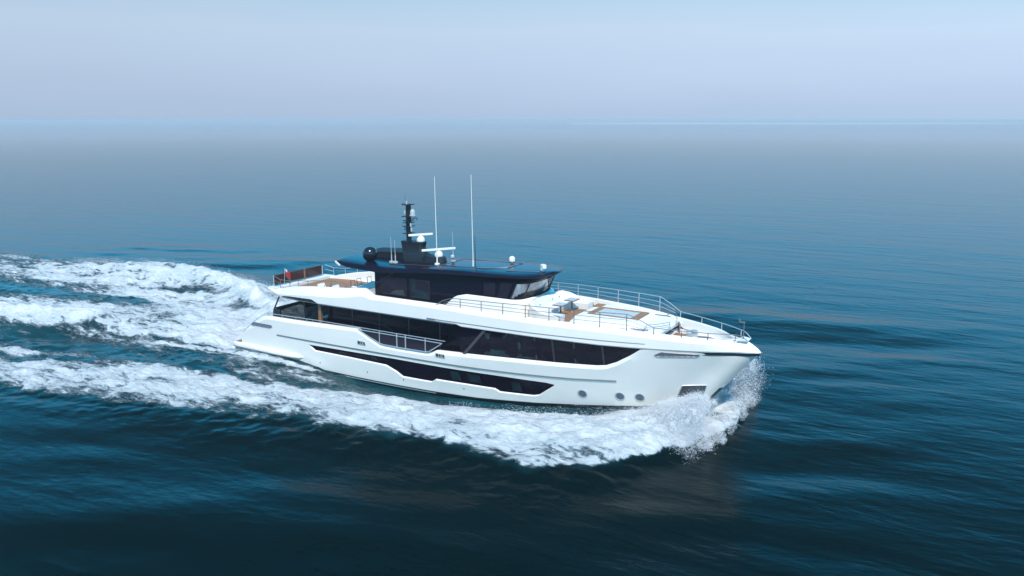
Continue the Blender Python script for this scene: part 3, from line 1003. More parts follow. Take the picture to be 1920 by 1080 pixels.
n_ = len(ra)
shield(1, 2, "windshield", GLASS2, .15, .9)
shield(3, 8, "windshield", SHIELD, .2, 1)
shield(8, n_ - 9, "windshield", SHIELD, .05, .95)
shield(n_ - 9, n_ - 4, "windshield", SHIELD, 0, .8)
for i in (3, 8, n_ - 9):
    a, b_ = Vector(ra[i]), Vector(rb[i])
    MB().tube([a, b_], .045, 6).build("windshield_pillar", BLACK, wh)

# white coaming / trunk round the front of the wheelhouse
mb = MB()


def trunk_ring(z, grow, xs0):
    pts = wh_ring(z, half=HW + grow, xf=23.42 + grow)
    pts = [p for p in pts]
    pts[0] = (xs0, -(HW + grow), z)
    pts[-1] = (xs0, (HW + grow), z)
    return pts


tr = [trunk_ring(4.72, .30, 17.6), trunk_ring(5.35, .26, 18.35), trunk_ring(5.8, .22, 18.85), trunk_ring(5.93, .19, 19.1), trunk_ring(6.02, .12, 19.5), trunk_ring(6.05, .02, 19.7)]
# side ridge drops to the deck in a curve at its aft end
mb.quad_grid(tr)
mb.build("wheelhouse_coaming", WHITE, yacht, smooth=50)

# ---------------------------------------------------------------- hardtop
mb = MB()
LOW = lin([(9.25, 7.18), (9.8, 7.02), (10.5, 6.90), (12.7, 6.80), (13.5, 6.82), (15.6, 7.0), (17.4, 7.16), (20, 7.24), (23, 7.36), (24.9, 7.42)])
CRE = lin([(9.25, 7.26), (11.5, 7.20), (13.8, 7.20), (15.6, 7.28), (17.1, 7.42), (19.5, 7.50), (22.7, 7.51), (24, 7.50), (24.9, 7.49)])
WID = lin([(9.25, 2.36), (9.7, 2.50), (12, 2.55), (20, 2.55), (22.6, 2.52), (23.3, 2.38), (23.9, 2.08), (24.3, 1.65), (24.55, 1.1), (24.68, .5), (24.72, .02)])
XR = [9.25, 9.5, 9.9, 10.5, 11.5, 12.7, 13.5, 14.5, 15.6, 17.1, 18.4, 19.5, 20.5, 21.5, 22.3, 22.8, 23.3, 23.6, 23.9, 24.1, 24.3, 24.45, 24.55, 24.62, 24.68, 24.72]
rows = []
for x in XR:
    wd_, lo, cr_ = WID(x), LOW(x), CRE(x)
    sec = []
    for sgn in (-1, 1):
        half = [(sgn * max(wd_ - .42, 0), lo + .02), (sgn * max(wd_ - .10, 0), lo), (sgn * max(wd_ - .02, 0), lo + .02), (sgn * wd_, lo + .3 * (cr_ - lo)), (sgn * max(wd_ - .14, wd_ * .9), cr_ - .015), (sgn * max(wd_ - .20, wd_ * .85), cr_),
                (sgn * max(wd_ - .9, wd_ * .5), cr_ + .05), (sgn * wd_ * .3, cr_ + .085)]
        sec.append(half)
    row = [(x, y, z) for y, z in sec[0]] + [(x, y, z) for y, z in sec[1][::-1]]
    rows.append(row)
rm_ = lambda i, j: 0 if 2 <= j <= 12 else 1
mb.quad_grid([r_ + [r_[0]] for r_ in rows], rowmat=rm_)
mb.poly(rows[0])
roof = mb.build("hardtop", [NAVYR, NAVY], yacht, smooth=24)
# white tips on the aft corners
for sgn in (-1, 1):
    m2 = MB()
    m2.prism([(9.22, sgn * 2.34, 7.16), (9.75, sgn * 2.50, 6.97), (9.78, sgn * 2.50, 7.06), (9.26, sgn * 2.35, 7.27)], [(9.20, sgn * 2.40, 7.16), (9.73, sgn * 2.56, 6.97), (9.76, sgn * 2.56, 7.06), (9.24, sgn * 2.41, 7.27)])
    m2.build("roof_corner_tip", WHITE, roof)
# dark roof panel seams and sun hatch
mb = MB()
ZR = lambda x: CRE(x) + .098
hx = [(16.6, -1.25), (21.0, -1.25), (22.1, 0.0), (22.1, 1.25), (16.6, 1.25)]
hx = [(17.2, -1.35), (20.4, -1.35), (21.6, -.6), (21.6, 1.35), (17.2, 1.35)]
L = [(x, y, CRE(x) + .105 - .02 * abs(y)) for x, y in hx]
mb.tube(L + [L[0]], .03, 6)
mb.build("roof_hatch_frame", BROWN, roof)
mb = MB()
mb.poly([(x, y, CRE(x) + .108 - .02 * abs(y)) for x, y in hx])
mb.build("roof_hatch", mat("roof_hatch_glass", (.007, .008, .028), .15, spec=.16), roof)
mb = MB()
mb.tube([(22.0, -1.4, CRE(22) + .075), (23.9, -.7, CRE(23.9) + .085)], .025, 6)
mb.tube([(13.2, -1.6, CRE(13.2) + .06), (17.0, -1.6, CRE(17) + .06)], .025, 6)
mb.build("roof_seam", BROWN, roof)
# louvred sunroof stack aft
mb = MB()
x0, x1, y0, y1 = 8.9 + .6, 13.0, .15, 2.0
mb.prism([(x0, y0, 7.2), (x1, y0, 7.2), (x1, y1, 7.2), (x0, y1, 7.2)], [(x0, y0, 7.56), (x1, y0, 7.74), (x1, y1, 7.74), (x0, y1, 7.56)])
for k in range(14):
    x = x0 + .35 + k * (x1 - x0 - .5) / 13
    z = 7.56 + .18 * (x - x0) / (x1 - x0)
    mb.tube([(x, y0 - .03, z + .0), (x, y1 + .03, z + .0)], .06, 6)
mb.build("louvre_stack", BLACK, roof)

# satellite dome
mb = MB()
mb.lathe((11.36, -1.3, 7.74), [(.02, -.54), (.22, -.52), (.24, -.44), (.33, -.40), (.45, -.22), (.5, 0), (.48, .15), (.42, .29), (.32, .40), (.18, .475), (0, .5)], 32)
mb.build("satellite_dome", mat("black_dome_paint", (.010, .010, .014), .18, coat=.3), roof)

# mast
mb = MB()
prof0 = [(13.30, 7.30), (13.25, 7.9), (13.18, 8.60)]
bot = [(13.5, -.42, 7.25), (15.9, -.30, 7.25), (15.9, .30, 7.25), (13.5, .42, 7.25)]
rings = []
for z, xa, xf, wy in [(7.25, 13.55, 16.6, .50), (7.75, 13.48, 16.45, .45), (7.82, 13.45, 15.3, .42), (8.0, 13.40, 15.0, .38), (8.3, 13.32, 14.88, .36), (8.62, 13.26, 14.95, .38), (8.66, 13.3, 14.9, .34)]:
    rings.append([(xa, -wy, z), (xf - .2, -wy, z), (xf, -wy * .5, z), (xf, wy * .5, z), (xf - .2, wy, z), (xa, wy, z), (xa, -wy, z)])
mb.quad_grid(rings)
mb.poly(rings[-1][:-1])
mast = mb.build("radar_mast", BLACK, yacht, smooth=30)
mb = MB()
mb.box((13.66, 0, 9.85), (.26, .24, 2.5))
for z, dx in [(11.05, .5), (10.27, .62), (9.86, .45), (9.62, .5), (9.15, .5), (10.0, .4)]:
    mb.box((13.66, 0, z), (dx, .7, .05))
mb.box((13.45, 0, 11.06), (.6, .12, .05))
mb.tube([(13.95, 0, 10.15), (14.35, 0, 10.2), (14.35, 0, 10.05)], .03, 6)
mb.build("mast_pole", BLACK, mast)
MB().tube([(13.45, 0, 11.1), (13.43, 0, 11.82)], .012, 5).build("wind_vane", DSTEEL, mast)
MB().lathe((14.0, 0, 10.30), [(0, 0), (.20, .0), (.21, .07), (.17, .1), (.17, .3), (.13, .4), (.05, .46), (0, .47)], 16).build("searchlight", LGREY, mast)
for x, z in [(13.44, 10.55), (13.42, 9.42), (13.95, 9.42), (13.60, 11.16), (13.9, 9.72)]:
    MB().lathe((x, -.1, z), [(0, -.14), (.06, -.13), (.06, .1), (0, .13)], 10).build("mast_light", LGREY, mast)
rd = Vector((.54, .84, 0)).normalized()
for (cx, cz, ln, pz) in [(14.62, 9.09, 1.7, 8.66), (16.05, 8.22, 2.35, 7.78)]:
    m2 = MB()
    m2.lathe((cx, 0, pz), [(0, 0), (.27, .0), (.29, .06), (.25, .22), (.16, .34), (.06, .38), (.05, cz - pz)], 18)
    rp = m2.build("radar_pedestal", WHITE, mast)
    m2 = MB()
    m2.rbox((cx, 0, cz + .03), (ln, .14, .13), .03, rz=math.atan2(rd.y, rd.x))
    m2.build("radar_scanner", WHITE, mast)
# roof aerials and fittings
for (x, y, z0, z1, r_) in [(12.93, -1.0, 7.3, 9.0, .025), (13.25, -1.0, 7.3, 8.77, .025), (16.98, .3, 7.5, 9.4, .025), (16.62, -1.0, 7.48, 13.04, .031), (19.36, -1.0, 7.5, 13.25, .031)]:
    m2 = MB()
    m2.tube([(x, y, z0), (x, y, z0 + .45)], r_ * 1.6, 8)
    dx = -.09 * (z1 - z0) / 5.6
    m2.tube([(x, y, z0 + .45), (x + dx * .5, y, (z0 + z1) / 2), (x + dx, y, z1)], r_, 8, r2=r_ * .55)
    m2.lathe((x, y, z0 - .05), [(0, .1), (.16, .1), (.18, .02), (.18, 0)], 12)
    m2.build("whip_aerial", LGREY if r_ < .03 else WHITE, roof)
MB().tube([(19.55, -1.0, 7.5), (19.5, -1.0, 9.0), (19.52, -1.0, 9.5)], .02, 6).build("flag_halyard_pole", BLACK, roof)
MB().lathe((20.9, 1.2, 7.58), [(0, -.02), (.06, 0), (.05, .1), (.19, .12), (.2, .28), (.16, .38), (.07, .44), (0, .45)], 16).build("gps_dome", WHITE, roof)
MB().lathe((17.0, .2, 7.58), [(0, -.02), (.05, 0), (.05, .12), (.13, .16), (.14, .26), (.08, .34), (0, .36)], 14).build("tv_camera", LGREY, roof)
mb = MB()
mb.lathe((23.95, -.35, 7.5), [(0, -.02), (.12, 0), (.10, .14), (.16, .16), (.16, .24), (0, .26)], 14)
mb.rbox((23.98, -.35, 7.88), (.44, .26, .24), .05, rz=R(-40))
mb.build("thermal_camera", WHITE, roof)
MB().lathe((12.7, -1.75, 6.95), [(0, -.05), (.06, -.03), (.06, .03), (0, .06)], 10).build("deck_light", LGREY, roof)

# ---------------------------------------------------------------- foredeck lounge
mb = MB()
# C-shaped sofa: back follows the coaming, seat inside
out = [(26.1, -2.55), (25.0, -2.6), (24.35, -2.5), (23.95, -2.1), (23.78, -1.2), (23.74, 0)]
out = out + [(x, -y) for x, y in out[-2::-1]]
inn = [(26.1, -2.28), (25.1, -2.28), (24.7, -2.15), (24.42, -1.75), (24.3, -1.0), (24.28, 0)]
inn = inn + [(x, -y) for x, y in inn[-2::-1]]
sit = [(26.1, -1.62), (25.35, -1.6), (25.15, -1.45), (24.95, -1.2), (24.86, -.7), (24.85, 0)]
sit = sit + [(x, -y) for x, y in sit[-2::-1]]
zt_ = [5.42, 5.62, 5.85, 6.0, 6.05, 6.05]
zt_ = zt_ + zt_[-2::-1]
rows = [[(x, y, 4.9) for x, y in out], [(x, y, z - .05) for (x, y), z in zip(out, zt_)], [(x * .7 + xi * .3, y * .7 + yi * .3, z) for (x, y), (xi, yi), z in zip(out, inn, zt_)],
        [(x * .5 + xi * .5, y * .5 + yi * .5, z - .03) for (x, y), (xi, yi), z in zip(out, inn, zt_)], [(x, y, 5.42) for x, y in inn]]
mb.quad_grid(rows)
for e in (0, -1):
    mb.poly([r_[e] for r_ in rows])
sofa = mb.build("foredeck_sofa", WHITE, yacht, smooth=50)
mb = MB()
rows = [[(x, y, 5.45) for x, y in inn], [(x * .1 + a * .9, y * .1 + b_ * .9, 5.45) for (x, y), (a, b_) in zip(inn, sit)], [(a, b_, 5.40) for a, b_ in sit], [(a - .03, b_ * 1.02, 5.02) for a, b_ in sit]]
mb.quad_grid(rows)
for e in (0, -1):
    mb.poly([r_[e] for r_ in rows] + [(inn[e][0], inn[e][1], 5.02)])
mb.build("seat_cushion", CUSH, sofa, smooth=40)
for (x, y) in [(24.25, 1.2), (24.2, .4), (24.3, -1.4), (25.2, 2.34)]:
    MB().lathe((x + .04, y, 5.75), [(0, -.04), (.035, -.03), (.035, .03), (0, .04)], 8).build("sofa_stud", GREY, sofa)

# spa pool block with sloped pads round it
mb = MB()
bx = [(26.45, -1.95), (27.0, -2.25), (29.9, -2.15), (30.9, -1.75), (30.9, 1.75), (29.9, 2.15), (27.0, 2.25), (26.45, 1.95)]
tx = [(26.75, -1.6), (27.15, -1.85), (29.75, -1.75), (30.25, -1.4), (30.25, 1.4), (29.75, 1.75), (27.15, 1.85), (26.75, 1.6)]
fx = [(27.2, -.96), (27.25, -.98), (30.25, -.98), (30.3, -.96), (30.3, .96), (30.25, .98), (27.25, .98), (27.2, .96)]
rows = [[(x, y, 5.0) for x, y in bx], [(x * .15 + a * .85, y * .15 + b_ * .85, 5.34) for (x, y), (a, b_) in zip(bx, tx)], [(x, y, 5.42) for x, y in tx], [(x, y, 5.46) for x, y in fx]]
mb.quad_grid([r_ + [r_[0]] for r_ in rows])
spa = mb.build("spa_surround", CUSH, yacht, smooth=35)
mb = MB()
fo = [(27.2, -.96), (30.3, -.96), (30.3, .96), (27.2, .96)]
fi = [(27.52, -.84), (29.88, -.84), (29.88, .84), (27.52, .84)]
lv = lambda P_, z: [(x, y, z) for x, y in P_] + [(P_[0][0], P_[0][1], z)]
mb.quad_grid([lv(fo, 5.43), lv(fo, 5.50), lv(fi, 5.50), lv(fi, 5.40)])
mb.build("spa_frame", TEAK, spa)
MB().poly([(x, y, 5.455) for x, y in fi]).build("spa_water", POOLW, spa)
MB().box((26.95, 1.35, 5.46), (.5, .8, .06)).build("spa_step", TEAK, spa)

# forward sun pad and its hand rails
mb = MB()
pp = [(30.5, -1.85)] + [(31.1 + 1.0 * math.sin(a) * .98, -1.85 * math.cos(a)) for a in np.linspace(.05, math.pi - .05, 17)] + [(30.5, 1.85)]
rows = [[(x, y, 5.0) for x, y in pp], [(x, y, 5.14) for x, y in pp], [(x - .05, y * .97, 5.19) for x, y in pp], [(x - .15, y * .9, 5.20) for x, y in pp]]
mb.quad_grid(rows)
mb.poly(rows[-1])
pad = mb.build("sun_pad", CUSH, yacht, smooth=35)
for k, zz in enumerate((5.50, 5.36)):
    arc = [(30.75 + 1.42 * math.sin(a), -1.98 * math.cos(a), zz) for a in np.linspace(.35, 1.25, 9)]
    for sg in (1, -1):
        pts = [(arc[0][0] - .25, sg * arc[0][1], 5.1)] + [(x, sg * y, z) for x, y, z in arc] + [(arc[-1][0] + .02, sg * arc[-1][1] * .9, 5.1)]
        MB().tube(pts, .015, 6).build("grab_rail", DSTEEL, pad)
for sg in (-1, 1):
    MB().tube([(30.3, sg * 1.95, 5.17), (31.0, sg * 1.90, 5.19), (31.3, sg * 1.80, 5.19)], .025, 6).build("pad_trim", BROWN, pad)
MB().box((32.05, 1.25, 4.78), (.06, .7, .5), rz=R(25)).build("locker_door", mat("locker_grey", (.25, .23, .25), .5), fore)
# bow deck gear
for sg in (-1, 1):
    mb = MB()
    mb.lathe((33.2, sg * .42, 4.5), [(.26, 0), (.26, .06), (.14, .1), (.12, .28), (.2, .34), (.2, .42), (.08, .46), (0, .46)], 16)
    mb.tube([(33.2, sg * .42, 4.62), (33.2, sg * .80, 4.62)], .13, 12)
    mb.build("anchor_windlass", STEEL, bowd)
    m2 = MB()
    m2.tube([(33.45, sg * .42, 4.58), (34.0, sg * .36, 4.62), (34.6, sg * .30, 4.56)], .06, 6)
    m2.rbox((34.0, sg * .34, 4.56), (.35, .2, .14), .02)
    m2.build("anchor_chain_stopper", DSTEEL, bowd)
    m2 = MB()
    m2.tube([(32.6, sg * 1.1, 4.5), (32.6, sg * 1.1, 4.72)], .06, 8)
    m2.tube([(32.9, sg * 1.0, 4.5), (32.9, sg * 1.0, 4.72)], .06, 8)
    m2.tube([(32.4, sg * 1.16, 4.70), (33.1, sg * .94, 4.70)], .05, 8)
    m2.build("mooring_bollard", STEEL, bowd)
MB().box((32.35, -.1, 4.52), (.7, 1.9, .04)).build("teak_bow_pad", TEAK, bowd)
mb = MB()
mb.rbox((35.2, 0, 4.62), (.7, .8, .24), .06)
mb.build("bow_locker", WHITE, bowd)
mb = MB()
mb.tube([(36.05, 0, 4.8), (36.05, 0, 5.82)], .028, 8)
mb.rbox((35.95, 0, 5.84), (.30, .07, .06), .02)
mb.lathe((35.80, 0, 5.90), [(0, -.08), (.06, -.05), (.06, .05), (0, .08)], 10)
mb.tube([(36.05, -.2, 5.05), (36.05, .2, 5.05)], .02, 6)
mb.build("jackstaff_light", DSTEEL, bowd)

# outdoor bar on the aft upper deck
mb = MB()
top = [(11.35, -2.95), (12.42, -2.85), (12.42, -.4), (10.7, -.4)]
mb.prism([(x, y, 5.62) for x, y in top], [(x, y, 5.68) for x, y in top])
mb.prism([(11.55, -2.8, 4.74), (12.40, -2.75, 4.74), (12.40, -.5, 4.74), (11.0, -.5, 4.74)], [(11.55, -2.8, 5.62), (12.40, -2.75, 5.62), (12.40, -.5, 5.62), (11.0, -.5, 5.62)])
bar = mb.build("outdoor_bar", WHITE, yacht, smooth=0)
mb = MB()
t2 = [(11.42, -2.88), (12.40, -2.78), (12.40, -.46), (10.78, -.46)]
mb.prism([(x, y, 5.676) for x, y in t2], [(x, y, 5.70) for x, y in t2])
mb.build("bar_top", NAVYR, bar)

# ensign on its staff
mb = MB()
mb.tube([(3.76, -1.78, 4.95), (3.72, -1.62, 6.12)], .022, 6)
fl = mb.build("ensign_staff", STEEL, yacht)
mb = MB()
rows = []
for i in range(7):
    t_ = i / 6
    rows.append([(3.74 + .03 * math.sin(3 * s_ + t_ * 2) + .10 * s_, -1.60 - .06 * t_ + .42 * s_ + .03 * math.sin(5 * s_ + 2 * t_), 6.08 - .52 * t_ - .42 * s_) for s_ in np.linspace(0, 1, 9)])
mb.quad_grid(rows, rowmat=lambda i, j: 2 if (i < 2 and j < 2) else (1 if i > 4 else 0))
mb.build("ensign", [RED, GREEN, WHCLOTH], fl)

# ---------------------------------------------------------------- loose furniture: things of their own
for k, (y, lab) in enumerate([(-.77, "square stone-topped deck table on teak pedestal, nearer of the two"),
                              (.77, "square stone-topped deck table on teak pedestal, farther of the two")]):
    x = 25.38
    t_ = empty("pedestal_table", (x, y, 5.03), lab, "table", "pedestal tables on the foredeck")
    m2 = MB()
    m2.rbox((x, y, 5.765), (.70, .90, .05), .02)
    m2.build("table_edge", VARN, t_)
    m2 = MB()
    m2.box((x, y, 5.794), (.60, .80, .012))
    m2.build("table_top", LGREY, t_)
    m2 = MB()
    m2.tube([(x, y, 5.05), (x, y, 5.75)], .06, 10)
    m2.lathe((x, y, 5.03), [(0, .03), (.2, .03), (.22, 0)], 16)
    m2.build("pedestal", VARN, t_)

stool_lab = ["bar stool with black hoop back, aftmost and nearest the starboard rail at the outdoor bar",
             "bar stool with black hoop back, second from the aft end of the outdoor bar",
             "bar stool with black hoop back, third from the aft end of the outdoor bar",
             "bar stool with black hoop back, closest to the wheelhouse at the outdoor bar"]
proto = None
for k, (x, y) in enumerate([(10.15, -1.5), (10.05, -.75), (10.25, 0.1), (10.75, .55)]):
    if proto is None:
        s_ = empty("bar_stool", (x, y, 4.765), stool_lab[k], "stool", "bar stools on the aft deck")
        m2 = MB()
        m2.rbox((x, y, 5.42), (.42, .42, .08), .03)
        m2.build("seat", CUSH, s_)
        m2 = MB()
        m2.tube([(x - .2, y - .2, 5.42), (x - .24, y - .21, 5.82), (x - .24, y + .21, 5.82), (x - .2, y + .2, 5.42)], .022, 6)
        m2.build("back_hoop", BLACK, s_)
        for dx in (-1, 1):
            for dy in (-1, 1):
                MB().tube([(x + dx * .16, y + dy * .16, 5.40), (x + dx * .2, y + dy * .2, 4.77)], .018, 6).build("leg", BLACK, s_)
        proto = s_
    else:
        s_ = proto.copy()
        COL.objects.link(s_)
        s_.location = (x, y, 4.765)
        s_["label"] = stool_lab[k]
        for ch in list(proto.children):
            c_ = ch.copy()
            COL.objects.link(c_)
            c_.parent = s_

proto = None
for k, (x, lab) in enumerate([(8.55, "white deck lounger with dark folding frame, aft one by the low rail"),
                              (9.85, "white deck lounger with dark folding frame, forward one near the bar")]):
    y = -2.55
    if proto is None:
        s_ = empty("deck_lounger", (x, y, 4.77), lab, "lounger", "deck loungers by the low rail")
        m2 = MB()
        m2.rbox((x + .1, y, 5.26), (1.0, .6, .16), .05)
        m2.build("seat", CUSH, s_)
        m2 = MB()
        m2.prism([(x - .42, y - .3, 5.2), (x - .30, y - .3, 5.2), (x - .30, y + .3, 5.2), (x - .42, y + .3, 5.2)], [(x - .62, y - .3, 5.56), (x - .54, y - .3, 5.62), (x - .54, y + .3, 5.62), (x - .62, y + .3, 5.56)])
        m2.build("backrest", CUSH, s_)
        for dy in (-.33, .33):
            m2 = MB()
            m2.tube([(x - .55, y + dy, 4.78), (x - .05, y + dy, 5.36), (x + .12, y + dy, 5.60)], .022, 6)
            m2.tube([(x + .62, y + dy, 4.78), (x + .05, y + dy, 5.38), (x + .3, y + dy, 5.50), (x + .5, y + dy, 5.38)], .022, 6)
            m2.build("frame", BROWN, s_)
        proto = s_
    else:
        s_ = proto.copy()
        COL.objects.link(s_)
        s_.location = (x, y, 4.77)
        s_["label"] = lab
        for ch in list(proto.children):
            c_ = ch.copy()
            COL.objects.link(c_)
            c_.parent = s_

so_ = empty("cockpit_sofa", (5.4, .3, 2.1), "dark grey outdoor sofa in the aft cockpit behind the tinted screen", "sofa")
m2 = MB(); m2.rbox((5.35, .3, 2.42), (.95, 4.2, .42), .06); m2.build("seat", GREYF, so_)
m2 = MB(); m2.rbox((4.92, .3, 2.80), (.22, 4.2, .8), .06); m2.build("backrest", GREYF, so_)
for y in (-.9, .3, 1.5):
    m2 = MB(); m2.rbox((5.12, y, 2.86), (.2, .62, .5), .06); m2.build("cushion", mat("mauve_grey_cushion", (.20, .17, .18), .9, noise=.1, nscale=9), so_)
so_ = empty("cockpit_dining_table", (7.0, -.2, 2.1), "long dark dining table under the aft deck overhang beside the teak pillar", "table")
m2 = MB(); m2.rbox((7.0, -.2, 2.84), (1.1, 3.0, .06), .03); m2.build("table_top", VARN, so_)
for y in (-1.3, .9):
    m2 = MB(); m2.rbox((7.0, y, 2.46), (.5, .14, .70), .02); m2.build("leg", BLACK, so_)
cl = ["starboard end dining chair beside the long table in the aft cockpit", "dining chair at the middle of the long table in the aft cockpit", "dining chair at the port end of the long cockpit table"]
for k, y in enumerate((-1.25, -.2, .85)):
    x = 6.25
    s_ = empty("dining_chair", (x, y, 2.1), "grey " + cl[k], "chair", "dining chairs in the aft cockpit")
    m2 = MB(); m2.rbox((x, y, 2.56), (.5, .52, .1), .03); m2.build("seat", GREYF, s_)
    m2 = MB(); m2.rbox((x - .24, y, 2.86), (.09, .52, .56), .03); m2.build("backrest", GREYF, s_)
    for dx in (-.2, .2):
        for dy in (-.2, .2):
            MB().tube([(x + dx, y + dy, 2.52), (x + dx, y + dy, 2.1)], .02, 6).build("leg", BLACK, s_)


# ================================================================= SEA
def vnoise(x, y, seed):
    g = np.random.default_rng(seed).random((256, 256))
    xi, yi = np.floor(x).astype(int), np.floor(y).astype(int)
    fx, fy = x - xi, y - yi
    fx = fx * fx * fx * (fx * (fx * 6 - 15) + 10)
    fy = fy * fy * fy * (fy * (fy * 6 - 15) + 10)
    a, b_, c_, d_ = g[xi % 256, yi % 256], g[(xi + 1) % 256, yi % 256], g[xi % 256, (yi + 1) % 256], g[(xi + 1) % 256, (yi + 1) % 256]
    return (a * (1 - fx) + b_ * fx) * (1 - fy) + (c_ * (1 - fx) + d_ * fx) * fy


def fbm(x, y, seed, o=4):
    s, a, t = 0, .5, 0
    for k in range(o):
        s = s + a * vnoise(x, y, seed + k)
        t += a
        a *= .55
        x, y = x * 2.03 + 17.1, y * 2.03 - 9.3
    return s / t


def sstep(a, b_, x):
    t = np.clip((x - a) / (b_ - a), 0, 1)
    return t * t * (3 - 2 * t)


def axis_pts(a, b_, step, far, ratio=1.16):
    core = np.arange(a, b_ + step / 2, step)
    out = []
    p_, s_ = b_, step
    while p_ < far:
        s_ *= ratio
        p_ += s_
        out.append(p_)
    lo = []
    p_, s_ = a, step
    while p_ > -far:
        s_ *= ratio
        p_ -= s_
        lo.append(p_)
    return np.concatenate([np.array(lo[::-1]), core, np.array(out)])


def ip(x, tab):
    return np.interp(x, [t[0] for t in tab], [t[1] for t in tab])


def wake_fields(X, Y):
    """foam cover 0..1, aeration 0..1 and height of the yacht's wake"""
    n1 = fbm(X * .16, Y * .32, 3, 4) - .5
    n2 = fbm(X * .55, Y * .8, 21, 3) - .5
    a = np.abs(Y)
    st = Y < 0
    W = np.where(st,
                 ip(X, [(-60, 20), (-15, 18.6), (-5, 17.2), (0, 16.0), (5, 15.4), (8, 14.6), (12, 13.8), (15.4, 12.8), (20, 12.1), (24.3, 11.3), (27, 11.6), (29, 11.9), (31.5, 10.7), (33.4, 7.9), (35.0, 4.6), (35.8, 2.4), (36.2, 0)]),
                 ip(X, [(-60, 13.6), (-50, 13.9), (-35, 16.0), (-27, 15.2), (-20, 13.8), (-15, 12.6), (-5, 11.8), (5, 11.5), (15, 10.6), (24, 9.6), (29, 8.6), (32, 7.2), (34.6, 4.8), (35.5, 3), (36.1, 0)]))
    n3 = fbm(X * 1.7, Y * 1.7, 91, 3) - .5
    W = W + n1 * 2.4 * sstep(36, 25, X) + n2 * 1.2 + n3 * 1.3
    I = np.where(st,
                 ip(X, [(-60, 15), (-25, 14), (-10, 12.2), (-6, 10.6), (0, 8.6), (4, 8.0), (7.5, 8.0), (10, 7.0), (12.2, 6.2), (15, 6.0), (18.5, 5.9), (21, 5.3), (24, 4.3), (27, 3.2), (29, 2.2), (31, .6), (37, 0)]),
                 ip(X, [(-60, 4), (-38, 3), (-31, 4.8), (-24, 7.5), (-15, 7.5), (-5, 7.2), (7, 6.6), (15, 5.8), (24, 4.2), (29, 2), (31, .6), (37, 0)]))
    I = I + n1 * 2.6 * sstep(31, 22, X)
    inside = sstep(W + .1, W - .8, a)
    band = inside * sstep(I - 1.6, I + .9, a)
    dens = ip(X, [(-60, .60), (-30, .68), (-15, .68), (0, .70), (12, .75), (20, .80), (28, .90), (33, .94), (37, .92)])
    # brighter core to the band, thinner towards the outer rim aft
    u = np.clip((a - I) / np.maximum(W - I, .5), 0, 1)
    clump = fbm(X * .30 - Y * .12, Y * .75, 131, 4)
    core = 1 - .38 * sstep(.52, 1.0, u) * sstep(36, 31, X) - .14 * sstep(.3, 0, u) - ip(X, [(-20, .15), (14, .14), (22, .10)]) * sstep(.52, .36, clump) * sstep(34, 28, X) + .12 * sstep(.55, .68, clump)
    f = band * dens * core
    # lacy remnants over the trough between band and hull
    tro = inside * (1 - sstep(I - 1.6, I + .9, a)) * ip(X, [(-60, 1.3), (-8, 1.35), (2, 1.1), (10, .9), (22, .7)])
    f = np.maximum(f, tro * (.36 + .7 * n1) * sstep(24, 8, X))
    # streak peeling off the hull quarter
    yc = ip(X, [(-14, 6.6), (-6.7, 5.0), (0, 4.2), (7, 4.35), (11, 4.0)])
    stk = np.exp(-((a - yc - n2 * .5) / (.45 + .03 * np.clip(8 - X, 0, 30))) ** 2) * sstep(12, 8, X) * sstep(-16, -4, X)
    f = np.maximum(f, .82 * stk)
    # stern wash
    w_in = ip(X, [(-60, 9), (-25, 8.0), (-12, 6.0), (-4, 4.4), (0, 3.8), (1.2, 3.5)]) + n1 * 2.4
    ws = sstep(w_in + .6, w_in - 1.2, a) * sstep(1.6, .2, X)
    wd = ip(X, [(-60, .45), (-30, .55), (-22, .72), (-14, .62), (-8, .74), (0, .92), (2, .95)])
    f = np.maximum(f, ws * wd)
    # breaking ridge on the starboard side of the wash, dark face in front of it
    ry = ip(X, [(-60, -12), (-30, -8.5), (-17, -5.6), (-12, -4.2), (-5, -3.6)])
    rid = np.exp(-((Y - ry + n1 * 1.5) / ip(X, [(-40, 3.2), (-17, 2.4), (-10, 1.2)])) ** 2) * sstep(-10.5, -15.5, X)
    f = np.maximum(f, rid * .98)
    face = np.exp(-((Y - ry + 4.0) / 1.5) ** 2) * sstep(-4, -9, X) * sstep(-22, -13, X)
    f = f * (1 - .62 * face * (1 - rid))
    # dark streaks between ridge and far band
    gap = np.exp(-((Y - ip(X, [(-60, -2), (-30, 1.2), (-17, 2.2)])) / 2.0) ** 2) * sstep(-13, -22, X)
    f = f * (1 - .55 * gap * (.6 + 1.4 * np.clip(n1 + .3, 0, 1)))
    py = ip(X, [(-40, 12.5), (-22, 11.0), (-12, 8.2), (-3, 4.4), (1.5, 2.6)]) + n1 * 1.4
    prid = np.exp(-((Y - py) / ip(X, [(-40, 2.6), (-12, 2.0), (0, 1.1)])) ** 2) * sstep(2.0, -1.0, X)
    f = np.maximum(f, prid * ip(X, [(-45, .55), (-20, .8), (-8, 1), (0, 1)]) * sstep(-50, -30, X))
    far = sstep(-75, -50, X)
    f = np.clip(f, 0, 1) * (.6 + .4 * far) * sstep(36.7, 36.2, X)
    aer = np.clip(np.maximum(inside * sstep(36, 30, X) * .8, ws), 0, 1)
    # heights
    crest_y = I + (W - I) * .55
    h = ip(X, [(-60, .10), (-20, .25), (0, .32), (15, .5), (26, .85), (31, 1.05), (34, .95), (35.5, .5), (36.3, .0)]) * np.exp(-((a - crest_y) / np.maximum((W - I) * .45, .6)) ** 2) * sstep(37, 35.5, X)
    h = h - ip(X, [(-6, 0), (0, -.10), (3, -.16), (6.5, -.10), (9, .15), (12, .42), (18, .5), (24, .40), (28, .15), (31, 0)]) * np.exp(-((a - 3.2) / 2.2) ** 2)
